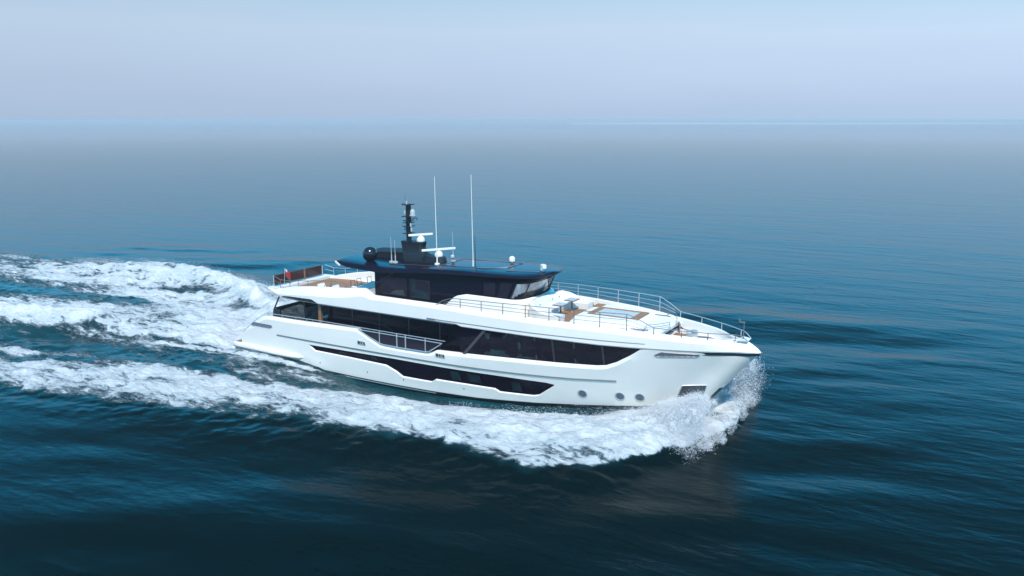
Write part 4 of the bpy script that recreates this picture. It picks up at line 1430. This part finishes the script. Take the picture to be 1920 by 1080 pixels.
    h = h + prid * ip(X, [(-50, 0), (-35, .4), (-18, 1.1), (-8, 1.75), (-3, 1.7), (1, .5)]) * (.75 + .9 * np.clip(n1 + .4, 0, 1)) + 1.3 * rid + ws * ip(X, [(-60, .1), (-18, .5), (-10, .9), (-5, .5), (-1.5, -.1), (1, -.25), (2, -.25)]) * np.exp(-(a / 4.5) ** 2)
    h = h + .55 * np.exp(-((Y - 11 - n1 * 2) / 2.2) ** 2) * sstep(-4, -12, X) * sstep(-60, -25, X)
    h = h + f * (n2 * .75 + .55 * (fbm(X * 1.3, Y * 2.1, 55, 4) - .5) + .35 * (clump - .5))
    h = h + inside * n1 * .25
    return f, aer, h


def swell(X, Y):
    h = np.zeros_like(X)
    r_ = np.random.default_rng(5)
    base = R(118)
    for k in range(14):
        L = 2.6 * 1.22 ** k
        th = base + r_.normal(0, .33)
        kx, ky = math.cos(th) * 2 * math.pi / L, math.sin(th) * 2 * math.pi / L
        ph = r_.random() * 6.28
        env = .35 + 1.3 * fbm(X / (L * 5), Y / (L * 5), 100 + k, 2)
        s_ = np.sin(X * kx + Y * ky + ph + 1.2 * fbm(X / (L * 2.5), Y / (L * 2.5), 200 + k, 2))
        h += .0026 * L * env * s_ * (L < 20)
    return h


ax = axis_pts(-46, 40, .17, 26000, 1.13)
ay = axis_pts(-32, 24, .17, 26000, 1.13)
GX, GY = np.meshgrid(ax, ay, indexing='ij')
foam, aer, wh_ = wake_fields(GX, GY)
cell = np.maximum(np.gradient(ax)[:, None], np.gradient(ay)[None, :])
H = swell(GX, GY) * np.clip(1.6 - cell / .9, 0, 1) + wh_ * np.clip(1.5 - cell / 2.0, 0, 1)
# keep the sea out of the hull's insides
inh = (GX > .5) & (GX < 34.4)
hbw = np.interp(GX, [0, 1, 8, 20, 26, 30, 33, 34.4], [3.3, 3.35, 3.4, 3.1, 2.2, 1.4, .5, 0])
H = np.where(inh & (np.abs(GY) < hbw - .5), np.minimum(H, -.3), H)
nv = GX.size
co = np.stack([GX.ravel(), GY.ravel(), H.ravel()], 1).astype(np.float32)
nx, ny = GX.shape
ii = np.arange(nx * ny).reshape(nx, ny)
q = np.stack([ii[:-1, :-1], ii[1:, :-1], ii[1:, 1:], ii[:-1, 1:]], -1).reshape(-1, 4)
me = bpy.data.meshes.new("sea")
me.vertices.add(nv)
me.vertices.foreach_set("co", co.ravel())
me.loops.add(q.size)
me.loops.foreach_set("vertex_index", q.ravel().astype(np.int32))
me.polygons.add(len(q))
me.polygons.foreach_set("loop_start", np.arange(0, q.size, 4, dtype=np.int32))
me.polygons.foreach_set("loop_total", np.full(len(q), 4, dtype=np.int32))
me.polygons.foreach_set("use_smooth", np.ones(len(q), dtype=bool))
me.update()
at = me.attributes.new("foam", 'FLOAT', 'POINT')
at.data.foreach_set("value", foam.ravel().astype(np.float32))
at = me.attributes.new("aer", 'FLOAT', 'POINT')
at.data.foreach_set("value", aer.ravel().astype(np.float32))
sea = bpy.data.objects.new("sea", me)
COL.objects.link(sea)
tag(sea, "deep teal open sea with ripples and the yacht's white foaming wake", "sea", kind="structure")


def sea_material():
    m = bpy.data.materials.new("sea_water")
    m.use_nodes = True
    t = m.node_tree
    p = t.nodes["Principled BSDF"]
    out = t.nodes["Material Output"]
    N = t.nodes.new
    LK = t.links.new
    geo = N("ShaderNodeNewGeometry")
    af = N("ShaderNodeAttribute"); af.attribute_name = "foam"
    aa = N("ShaderNodeAttribute"); aa.attribute_name = "aer"

    def math_(op, a, b=None, c=None, clamp=False):
        n = N("ShaderNodeMath"); n.operation = op; n.use_clamp = clamp
        for i, v in enumerate((a, b, c)):
            if v is None: continue
            if isinstance(v, (int, float)): n.inputs[i].default_value = v
            else: LK(v, n.inputs[i])
        return n.outputs[0]

    def mapping(rot, sc):
        mp = N("ShaderNodeMapping"); mp.inputs["Rotation"].default_value = (0, 0, rot); mp.inputs["Scale"].default_value = sc
        LK(geo.outputs["Position"], mp.inputs["Vector"])
        return mp.outputs[0]

    def noise(vec, sc, det, rough=.55, dist=0.0):
        n = N("ShaderNodeTexNoise"); n.inputs["Scale"].default_value = sc; n.inputs["Detail"].default_value = det
        n.inputs["Roughness"].default_value = rough; n.inputs["Distortion"].default_value = dist
        LK(vec, n.inputs["Vector"])
        return n.outputs[0]
    # --- foam mask
    v1 = mapping(R(-3), (.34, 1.0, 1))
    fn = noise(v1, 1.1, 9, .68, .9)
    fn2 = noise(v1, .35, 4, .6, .3)
    fn3 = noise(mapping(R(-3), (.46, 1.0, 1)), 4.2, 6, .68, .6)
    vd = N("ShaderNodeTexVoronoi"); vd.feature = 'DISTANCE_TO_EDGE'; vd.inputs["Scale"].default_value = .85
    ds = N("ShaderNodeMixRGB"); ds.inputs[0].default_value = .45
    nn = N("ShaderNodeTexNoise"); nn.inputs["Scale"].default_value = 1.6; nn.inputs["Detail"].default_value = 4
    LK(v1, nn.inputs["Vector"]); LK(v1, ds.inputs[1]); LK(nn.outputs[1], ds.inputs[2])
    vm = N("ShaderNodeVectorMath"); vm.operation = 'SCALE'; vm.inputs[3].default_value = 1.9
    LK(nn.outputs[1], vm.inputs[0])
    va = N("ShaderNodeVectorMath"); va.operation = 'ADD'; LK(v1, va.inputs[0]); LK(vm.outputs[0], va.inputs[1])
    LK(va.outputs[0], vd.inputs["Vector"])
    lace = math_('MULTIPLY_ADD', vd.outputs["Distance"], -1.3, .34)      # high on cell edges
    nmix = math_('ADD', math_('MULTIPLY_ADD', fn, 1.0, .0), math_('MULTIPLY', lace, .30))
    nmix = math_('ADD', nmix, math_('MULTIPLY_ADD', fn3, .70, -.35))
    nmix = math_('ADD', nmix, math_('MULTIPLY_ADD', fn2, .5, -.25))
    thr = math_('MULTIPLY_ADD', af.outputs["Fac"], -1.05, 1.02)
    d = math_('SUBTRACT', nmix, thr)
    mr = N("ShaderNodeMapRange"); mr.interpolation_type = 'SMOOTHSTEP'
    mr.inputs[1].default_value = -.10; mr.inputs[2].default_value = .17
    LK(d, mr.inputs[0])
    has = math_('MULTIPLY', af.outputs["Fac"], 12, clamp=True)
    mask = math_('MULTIPLY', mr.outputs[0], has, clamp=True)
    # --- colours
    deep = N("ShaderNodeMix"); deep.data_type = 'RGBA'
    deep.inputs[6].default_value = (.0, .0058, .0066, 1)
    deep.inputs[7].default_value = (.012, .105, .135, 1)
    haz = math_('MULTIPLY', aa.outputs["Fac"], math_('MULTIPLY_ADD', fn2, 1.3, -.2, clamp=True))
    LK(haz, deep.inputs[0])
    foamc = N("ShaderNodeMix"); foamc.data_type = 'RGBA'
    foamc.inputs[6].default_value = (.38, .46, .50, 1)
    foamc.inputs[7].default_value = (.88, .865, .845, 1)
    thick = N("ShaderNodeMapRange"); thick.inputs[1].default_value = .0; thick.inputs[2].default_value = .75
    LK(d, thick.inputs[0]); LK(thick.outputs[0], foamc.inputs[0])
    mx = N("ShaderNodeMix"); mx.data_type = 'RGBA'
    LK(mask, mx.inputs[0]); LK(deep.outputs[2], mx.inputs[6]); LK(foamc.outputs[2], mx.inputs[7])
    LK(mx.outputs[2], p.inputs["Base Color"])
    p.inputs["IOR"].default_value = 1.333
    st_ = N("ShaderNodeMix"); st_.data_type = 'RGBA'
    st_.inputs[6].default_value = (.03, .40, .46, 1); st_.inputs[7].default_value = (1, 1, 1, 1)
    LK(mask, st_.inputs[0]); LK(st_.outputs[2], p.inputs["Specular Tint"])
    vl = N("ShaderNodeVectorMath"); vl.operation = 'LENGTH'; LK(geo.outputs["Position"], vl.inputs[0])
    calm = N("ShaderNodeMapRange"); calm.interpolation_type = 'SMOOTHSTEP'      # the open sea far from the yacht lies calmer
    calm.inputs[1].default_value = 90; calm.inputs[2].default_value = 900; calm.inputs[3].default_value = 1.0; calm.inputs[4].default_value = .42
    LK(vl.outputs["Value"], calm.inputs[0])
    LK(math_('MULTIPLY_ADD', mask, .64, math_('MULTIPLY', calm.outputs[0], .16)), p.inputs["Roughness"])
    LK(math_('MULTIPLY_ADD', mask, .05, .10), p.inputs["Specular IOR Level"])
    # --- ripples
    w1 = noise(mapping(R(-30), (.14, .42, 1)), 1.0, 3, .55, .2)
    w2 = noise(mapping(R(-22), (.9, 1.9, 1)), 1.0, 4, .6, .2)
    w3 = noise(mapping(R(-36), (.03, .10, 1)), 1.0, 2, .5)
    hsum = math_('ADD', math_('MULTIPLY', w1, .19), math_('MULTIPLY', w2, .055))
    hsum = math_('ADD', hsum, math_('MULTIPLY', w3, .30))
    hsum = math_('ADD', hsum, math_('MULTIPLY', math_('MULTIPLY', math_('MULTIPLY_ADD', fn3, .75, fn), mask), .50))
    bp_ = N("ShaderNodeBump"); LK(calm.outputs[0], bp_.inputs["Strength"]); bp_.inputs["Distance"].default_value = .55
    LK(hsum, bp_.inputs["Height"]); LK(bp_.outputs[0], p.inputs["Normal"])
    return m


me.materials.append(sea_material())

# ---------------------------------------------------------------- spray: real droplets
SPRAY = bpy.data.materials.new("sea_spray_white")
SPRAY.use_nodes = True
_t = SPRAY.node_tree
_t.nodes.remove(_t.nodes["Principled BSDF"])
_d = _t.nodes.new("ShaderNodeBsdfDiffuse"); _d.inputs[0].default_value = (.90, .95, 1.0, 1)
_g = _t.nodes.new("ShaderNodeNewGeometry")
_va = _t.nodes.new("ShaderNodeVectorMath"); _va.operation = 'ADD'; _va.inputs[1].default_value = (.35, -.6, 1.3)   # scattering cloud: lit like its mass, not like single facets
_t.links.new(_g.outputs["Normal"], _va.inputs[0])
_vn = _t.nodes.new("ShaderNodeVectorMath"); _vn.operation = 'NORMALIZE'
_t.links.new(_va.outputs[0], _vn.inputs[0]); _t.links.new(_vn.outputs[0], _d.inputs["Normal"])
_r = _t.nodes.new("ShaderNodeBsdfTranslucent"); _r.inputs[0].default_value = (.92, .94, .96, 1)
_m = _t.nodes.new("ShaderNodeMixShader"); _m.inputs[0].default_value = .22
_t.links.new(_d.outputs[0], _m.inputs[1]); _t.links.new(_r.outputs[0], _m.inputs[2])
_t.links.new(_m.outputs[0], _t.nodes["Material Output"].inputs[0])


SHEET = bpy.data.materials.new("spray_sheet")
SHEET.use_nodes = True
_t = SHEET.node_tree
_t.nodes.remove(_t.nodes["Principled BSDF"])
_N, _L = _t.nodes.new, _t.links.new
_d = _N("ShaderNodeBsdfDiffuse"); _d.inputs[0].default_value = (.90, .93, .95, 1)
_r = _N("ShaderNodeBsdfTranslucent"); _r.inputs[0].default_value = (.90, .93, .95, 1)
_m = _N("ShaderNodeMixShader"); _m.inputs[0].default_value = .35
_L(_d.outputs[0], _m.inputs[1]); _L(_r.outputs[0], _m.inputs[2])
_x = _N("ShaderNodeBsdfTransparent")
_g = _N("ShaderNodeNewGeometry")
_n1 = _N("ShaderNodeTexNoise"); _n1.inputs["Scale"].default_value = 1.5; _n1.inputs["Detail"].default_value = 4
_n2 = _N("ShaderNodeTexNoise"); _n2.inputs["Scale"].default_value = 9.0; _n2.inputs["Detail"].default_value = 7; _n2.inputs["Roughness"].default_value = .75
_L(_g.outputs["Position"], _n1.inputs["Vector"]); _L(_g.outputs["Position"], _n2.inputs["Vector"])
_a = _N("ShaderNodeAttribute"); _a.attribute_name = "den"
_s1 = _N("ShaderNodeMath"); _s1.operation = 'MULTIPLY_ADD'; _s1.inputs[1].default_value = .9; _L(_n1.outputs[0], _s1.inputs[0]); _L(_n2.outputs[0], _s1.inputs[2])
_s2 = _N("ShaderNodeMath"); _s2.operation = 'ADD'; _L(_s1.outputs[0], _s2.inputs[0]); _L(_a.outputs["Fac"], _s2.inputs[1])
_mr = _N("ShaderNodeMapRange"); _mr.interpolation_type = 'SMOOTHSTEP'; _mr.inputs[1].default_value = 1.32; _mr.inputs[2].default_value = 1.84
_L(_s2.outputs[0], _mr.inputs[0])
_o = _N("ShaderNodeMixShader"); _L(_mr.outputs[0], _o.inputs[0]); _L(_x.outputs[0], _o.inputs[1]); _L(_m.outputs[0], _o.inputs[2])
_L(_o.outputs[0], _t.nodes["Material Output"].inputs[0])


def add_sheets(o_, sheets):
    """join thin torn sheets of flying water (grids of points with a density each) to a droplet object"""
    bm = bmesh.new()
    bm.from_mesh(o_.data)
    lay = bm.verts.layers.float.new("den")
    for G, Dn in sheets:
        na, nb = G.shape[:2]
        vs = [[bm.verts.new(G[i, j]) for j in range(nb)] for i in range(na)]
        for i in range(na):
            for j in range(nb):
                vs[i][j][lay] = float(Dn[i, j])
        for i in range(na - 1):
            for j in range(nb - 1):
                f_ = bm.faces.new((vs[i][j], vs[i + 1][j], vs[i + 1][j + 1], vs[i][j + 1]))
                f_.material_index = 1
                f_.smooth = True
    bm.to_mesh(o_.data)
    bm.free()
    o_.data.materials.append(SHEET)


def bow_sheets(sgn, seed, x0, x1, reach, zmax, fwd):
    out_ = []
    for k, sp in enumerate((1.0, .80, .58, .40)):
        s = np.linspace(0, 1, 70)[:, None] * np.ones((1, 46))
        t = np.linspace(0, 1, 46)[None, :] * np.ones((70, 1))
        nz = fbm(s * 9 + k * 7, t * 3 + k, seed + k, 3) - .5
        n4 = fbm(s * 30 + k * 7, t * 12 + k, seed + 50 + k, 3) - .5
        spd = sp * (1 + .55 * nz * t)
        xo = x0 + (x1 - x0) * s
        yo = np.interp(xo, [26, 30, 33, 34.6], [1.9, 1.1, .45, .1])
        z = .15 + zmax * spd * np.interp(xo, [x0, x0 + 1.4, x1 - .6, x1], [.2, .65, 1.0, .85]) * 4 * t * (1 - t) + np.interp(xo, [x0, x0 + 1.0, 34.6], [.0, .2, .7]) * (1 - t) ** 2
        x = xo + fwd * spd * t - 3.2 * t * t * np.interp(xo, [x0, x1], [1.0, .2])
        G = np.stack([x + .5 * n4 * t, sgn * (yo + reach * spd * t) + .5 * n4 * t, z + .6 * n4 * t + .3 * nz], -1)
        Dn = (.52 if sgn < 0 else .78) - .55 * sstep(.72, 1, t) - .45 * sstep(.10, 0, s) - .25 * sstep(.95, 1.0, s) - .10 * sstep(.5, 0, t) * (k > 0)
        out_.append((G, Dn))
    return out_


def droplets(name, P, r_, label):
    n = len(P)
    base = np.array([[1, 1, 1], [1, -1, -1], [-1, 1, -1], [-1, -1, 1]], float) / 1.2
    # random rotation by random orthonormal axes
    a = rng.normal(size=(n, 3)); a /= np.linalg.norm(a, axis=1, keepdims=True)
    b_ = rng.normal(size=(n, 3)); b_ -= (b_ * a).sum(1, keepdims=True) * a; b_ /= np.linalg.norm(b_, axis=1, keepdims=True)
    c_ = np.cross(a, b_)
    V = P[:, None, :] + r_[:, None, None] * (base[None, :, 0:1] * a[:, None, :] + base[None, :, 1:2] * b_[:, None, :] + base[None, :, 2:3] * c_[:, None, :])
    V = V.reshape(-1, 3).astype(np.float32)
    F = (np.arange(n)[:, None, None] * 4 + np.array([[0, 1, 2], [0, 3, 1], [0, 2, 3], [1, 3, 2]])[None]).reshape(-1, 3).astype(np.int32)
    m_ = bpy.data.meshes.new(name)
    m_.vertices.add(len(V)); m_.vertices.foreach_set("co", V.ravel())
    m_.loops.add(F.size); m_.loops.foreach_set("vertex_index", F.ravel())
    m_.polygons.add(len(F))
    m_.polygons.foreach_set("loop_start", np.arange(0, F.size, 3, dtype=np.int32))
    m_.polygons.foreach_set("loop_total", np.full(len(F), 3, dtype=np.int32))
    m_.polygons.foreach_set("use_smooth", np.ones(len(F), dtype=bool))
    m_.update()
    m_.materials.append(SPRAY)
    o_ = bpy.data.objects.new(name, m_)
    COL.objects.link(o_)
    return tag(o_, label, "spray", kind="stuff")


def clumpy(P, s, seed, keep):
    v = fbm(P[:, 0] * s + P[:, 2] * s * .7, P[:, 1] * s - P[:, 2] * s * .6, seed, 3)
    return v > keep


def bow_sheet(n, sgn, seed, x0, x1, reach, zmax, fwd):
    """water thrown off the stem: ballistic arcs leaving the hull side and falling outward"""
    g = np.random.default_rng(seed)
    s = g.beta(1.15, .8, n)                     # origin along the hull, denser forward
    xo = x0 + (x1 - x0) * s
    yo = np.interp(xo, [26, 30, 33, 34.6], [1.9, 1.1, .45, .1])
    t = g.random(n) ** .8                       # along the arc
    spd = (.35 + .65 * g.random(n) ** .6) * np.interp(xo, [x0, x0 + 1.5, x1], [.75, .95, 1.0])
    lat = reach * spd * t
    z = .2 + zmax * spd * np.interp(xo, [x0, x0 + 1.2, x1 - .6, x1], [.25, .7, 1.0, .85]) * 4 * t * (1 - t) * 1.0 + np.interp(xo, [x0, x0 + 1.0, 34.6], [.0, .2, .7]) * (1 - t)
    x = xo + fwd * spd * t - 3.2 * t * t * np.interp(xo, [x0, x1], [1.0, .2])
    P = np.stack([x, sgn * (yo + lat), z], 1) + g.normal(0, .10, (n, 3)) * (1 + 1.2 * t[:, None])
    return P


P1 = bow_sheet(110000, -1, 1, 31.2, 34.7, 6.4, 1.85, 1.5)
k1 = clumpy(P1, .9, 400, .42)
P1 = P1[k1]
P2 = np.stack([33.2 + 2.6 * rng.beta(2, 1.2, 16000), -1.2 - 3.4 * rng.random(16000), .1 + .9 * rng.random(16000) ** 2], 1)
P3 = np.stack([33.3 + 2.9 * rng.beta(1.6, 1.3, 46000), -.2 - 4.6 * rng.beta(1.1, 1.5, 46000), .02 + .55 * rng.random(46000) ** 2], 1)
P2 = np.concatenate([P2, P3[clumpy(P3, .8, 415, .45)]])
P = np.concatenate([P1, P2]); P = P[P[:, 2] > -.1]
ob_ = droplets("bow_spray", P, .005 + .013 * rng.random(len(P)) ** 3, "white bow spray thrown out on the starboard side below the anchor pocket")
add_sheets(ob_, bow_sheets(-1, 700, 31.2, 34.7, 6.2, 1.85, 1.5))
P1 = bow_sheet(130000, 1, 2, 30.0, 34.6, 7.2, 3.0, 2.0)
P3 = np.stack([33.0 + 3.2 * rng.beta(1.6, 1.5, 50000), .1 + 5.2 * rng.beta(1.1, 1.5, 50000), .02 + 1.1 * rng.random(50000) ** 2], 1)
P1 = np.concatenate([P1[clumpy(P1, .9, 420, .36)], P3[clumpy(P3, .8, 425, .40)]])
P1 = P1[P1[:, 2] > -.1]
ob_ = droplets("bow_spray", P1, .005 + .013 * rng.random(len(P1)) ** 3, "white bow spray fanning out on the far port side beyond the stem")
add_sheets(ob_, bow_sheets(1, 800, 30.0, 34.6, 6.8, 2.9, 2.0))
# foam crest droplets along the starboard bow wave
n = 60000
x = 36 - 34 * rng.random(n) ** 1.2
Wc = ip(x, [(-5, 17.2), (0, 16.0), (5, 15.4), (8, 14.6), (12, 13.8), (15.4, 12.8), (20, 12.1), (24.3, 10.8), (27, 10.1), (29, 10.1), (31.5, 9.4), (33.4, 8.0), (35.2, 5.4), (36.1, 3.2)])
Ic = ip(x, [(0, 8.6), (7.5, 8.0), (10, 7.0), (15, 6.0), (21, 5.3), (24, 4.3), (27, 3.2), (31, 1.4), (37, .5)])
y = -(Ic + (Wc - Ic) * rng.beta(1.6, 1.4, n))
f_, a_, h_ = wake_fields(x, y)
z = h_ + swell(x, y) + np.minimum(rng.exponential(1, n), 2.2) * np.interp(x, [0, 15, 26, 31, 36], [.04, .08, .22, .34, .2])
P = np.stack([x, y, z], 1)
k = (rng.random(n) < f_ ** 2) & clumpy(P, 1.0, 440, .47)
P = P[k]
droplets("wave_spray", P, .005 + .011 * rng.random(len(P)) ** 2.5, "fine white spray along the crest of the starboard bow wave")
# water thrown up behind the transom
n = 34000
x = -.2 - 16 * rng.random(n) ** 1.3
y = rng.normal(0, 1, n) * np.interp(x, [-16, -6, 0], [4.2, 3.0, 1.6]) + np.interp(x, [-16, -4, 0], [1.5, .8, .6])
f_, a_, h_ = wake_fields(x, y)
z = h_ + np.minimum(rng.exponential(1, n), 2.2) * np.interp(x, [-16, -10, -3, -1, 0], [.15, .3, .75, .5, .2])
P = np.stack([x, y, z], 1)
P = P[clumpy(P, .7, 460, .46)]
droplets("stern_spray", P, .005 + .010 * rng.random(len(P)) ** 2.5, "white churned spray rising behind the stern platform")
n = 45000
x = 2 - 48 * rng.random(n)
Wp = ip(x, [(-50, 13.9), (-35, 16.0), (-27, 15.2), (-20, 13.8), (-15, 12.6), (-5, 11.8), (5, 11.5)])
y = Wp - 1.2 - 2.6 * np.abs(rng.normal(0, 1, n))
f_, a_, h_ = wake_fields(x, y)
z = h_ + np.minimum(rng.exponential(1, n), 2.2) * .22
P = np.stack([x, y, z], 1)
P = P[clumpy(P, .6, 480, .47)]
droplets("wake_spray", P, .005 + .011 * rng.random(len(P)) ** 2.5, "thin white spray along the far edge of the wake")

# ---------------------------------------------------------------- far shore and boats
mb = MB()
fwd = Vector((-math.sin(R(30.06)), math.cos(R(30.06)), 0))
rgt = Vector((math.cos(R(30.06)), math.sin(R(30.06)), 0))
cb = Vector((46.5, -43.1, 0))
rows = [[], [], [], []]
for i in range(90):
    s_ = i / 89
    sx = 300 + s_ * 2500
    d = 4000 + 120 * math.sin(s_ * 9)
    hgt = (0.4 + 5.5 * fbm(np.array([s_ * 14.]), np.array([.5]), 77, 4)[0]) * min(1, s_ * 6, (1 - s_) * 8)
    for k, (dd, hh) in enumerate([(0, -1.), (20, hgt * .5), (90, hgt), (500, hgt * .8)]):
        rows[k].append(tuple(cb + fwd * (d + dd) + rgt * sx + Vector((0, 0, hh))))
mb.quad_grid(rows)
land = mb.build("land", mat("pale_sand_shore", (.70, .68, .62), .9, noise=.15, nscale=.01), None, smooth=0, weld=False)
tag(land, "thin pale strip of sandy shore along the right horizon", "land", kind="structure")
for (px, d, lab) in [(1076, 3100, "tiny white boat with a short wake far off near the start of the shore strip"), (1354, 3000, "tiny white boat far off below the middle of the shore strip")]:
    c_ = cb + fwd * d + rgt * ((px - 960) / 1524.6 * d / math.cos(R(11.638)) * .98)
    t_ = empty("distant_boat", (c_.x, c_.y, 0), lab, "boat", "boats on the horizon")
    h_ = MB()
    h_.prism([(c_.x - 5, c_.y - 1.6, 0), (c_.x + 4, c_.y - 1.6, 0), (c_.x + 6.5, c_.y, 0), (c_.x + 4, c_.y + 1.6, 0), (c_.x - 5, c_.y + 1.6, 0)],
             [(c_.x - 5, c_.y - 2, 1.6), (c_.x + 4.5, c_.y - 2, 1.9), (c_.x + 8, c_.y, 2.2), (c_.x + 4.5, c_.y + 2, 1.9), (c_.x - 5, c_.y + 2, 1.6)])
    h_.build("hull", WHITE, t_)
    h_ = MB()
    h_.prism([(c_.x - 3, c_.y - 1.5, 1.6), (c_.x + 3, c_.y - 1.5, 1.6), (c_.x + 3, c_.y + 1.5, 1.6), (c_.x - 3, c_.y + 1.5, 1.6)],
             [(c_.x - 2.6, c_.y - 1.3, 4.0), (c_.x + 1.5, c_.y - 1.3, 4.0), (c_.x + 1.5, c_.y + 1.3, 4.0), (c_.x - 2.6, c_.y + 1.3, 4.0)])
    h_.build("cabin", WHITE, t_)

# ---------------------------------------------------------------- haze
mb = MB()
mb.box((0, 0, 7.5), (56000, 56000, 21))
hz = bpy.data.materials.new("sea_haze")
hz.use_nodes = True
t = hz.node_tree
t.nodes.remove(t.nodes["Principled BSDF"])
pv = t.nodes.new("ShaderNodeVolumePrincipled")
pv.inputs["Color"].default_value = (.87, .87, .89, 1)
pv.inputs["Density"].default_value = 4.0e-4
pv.inputs["Anisotropy"].default_value = 0.0
t.links.new(pv.outputs[0], t.nodes["Material Output"].inputs["Volume"])
haze = mb.build("haze", hz, None, smooth=0)
tag(haze, "pale blue sea haze softening the horizon", "haze", kind="stuff")
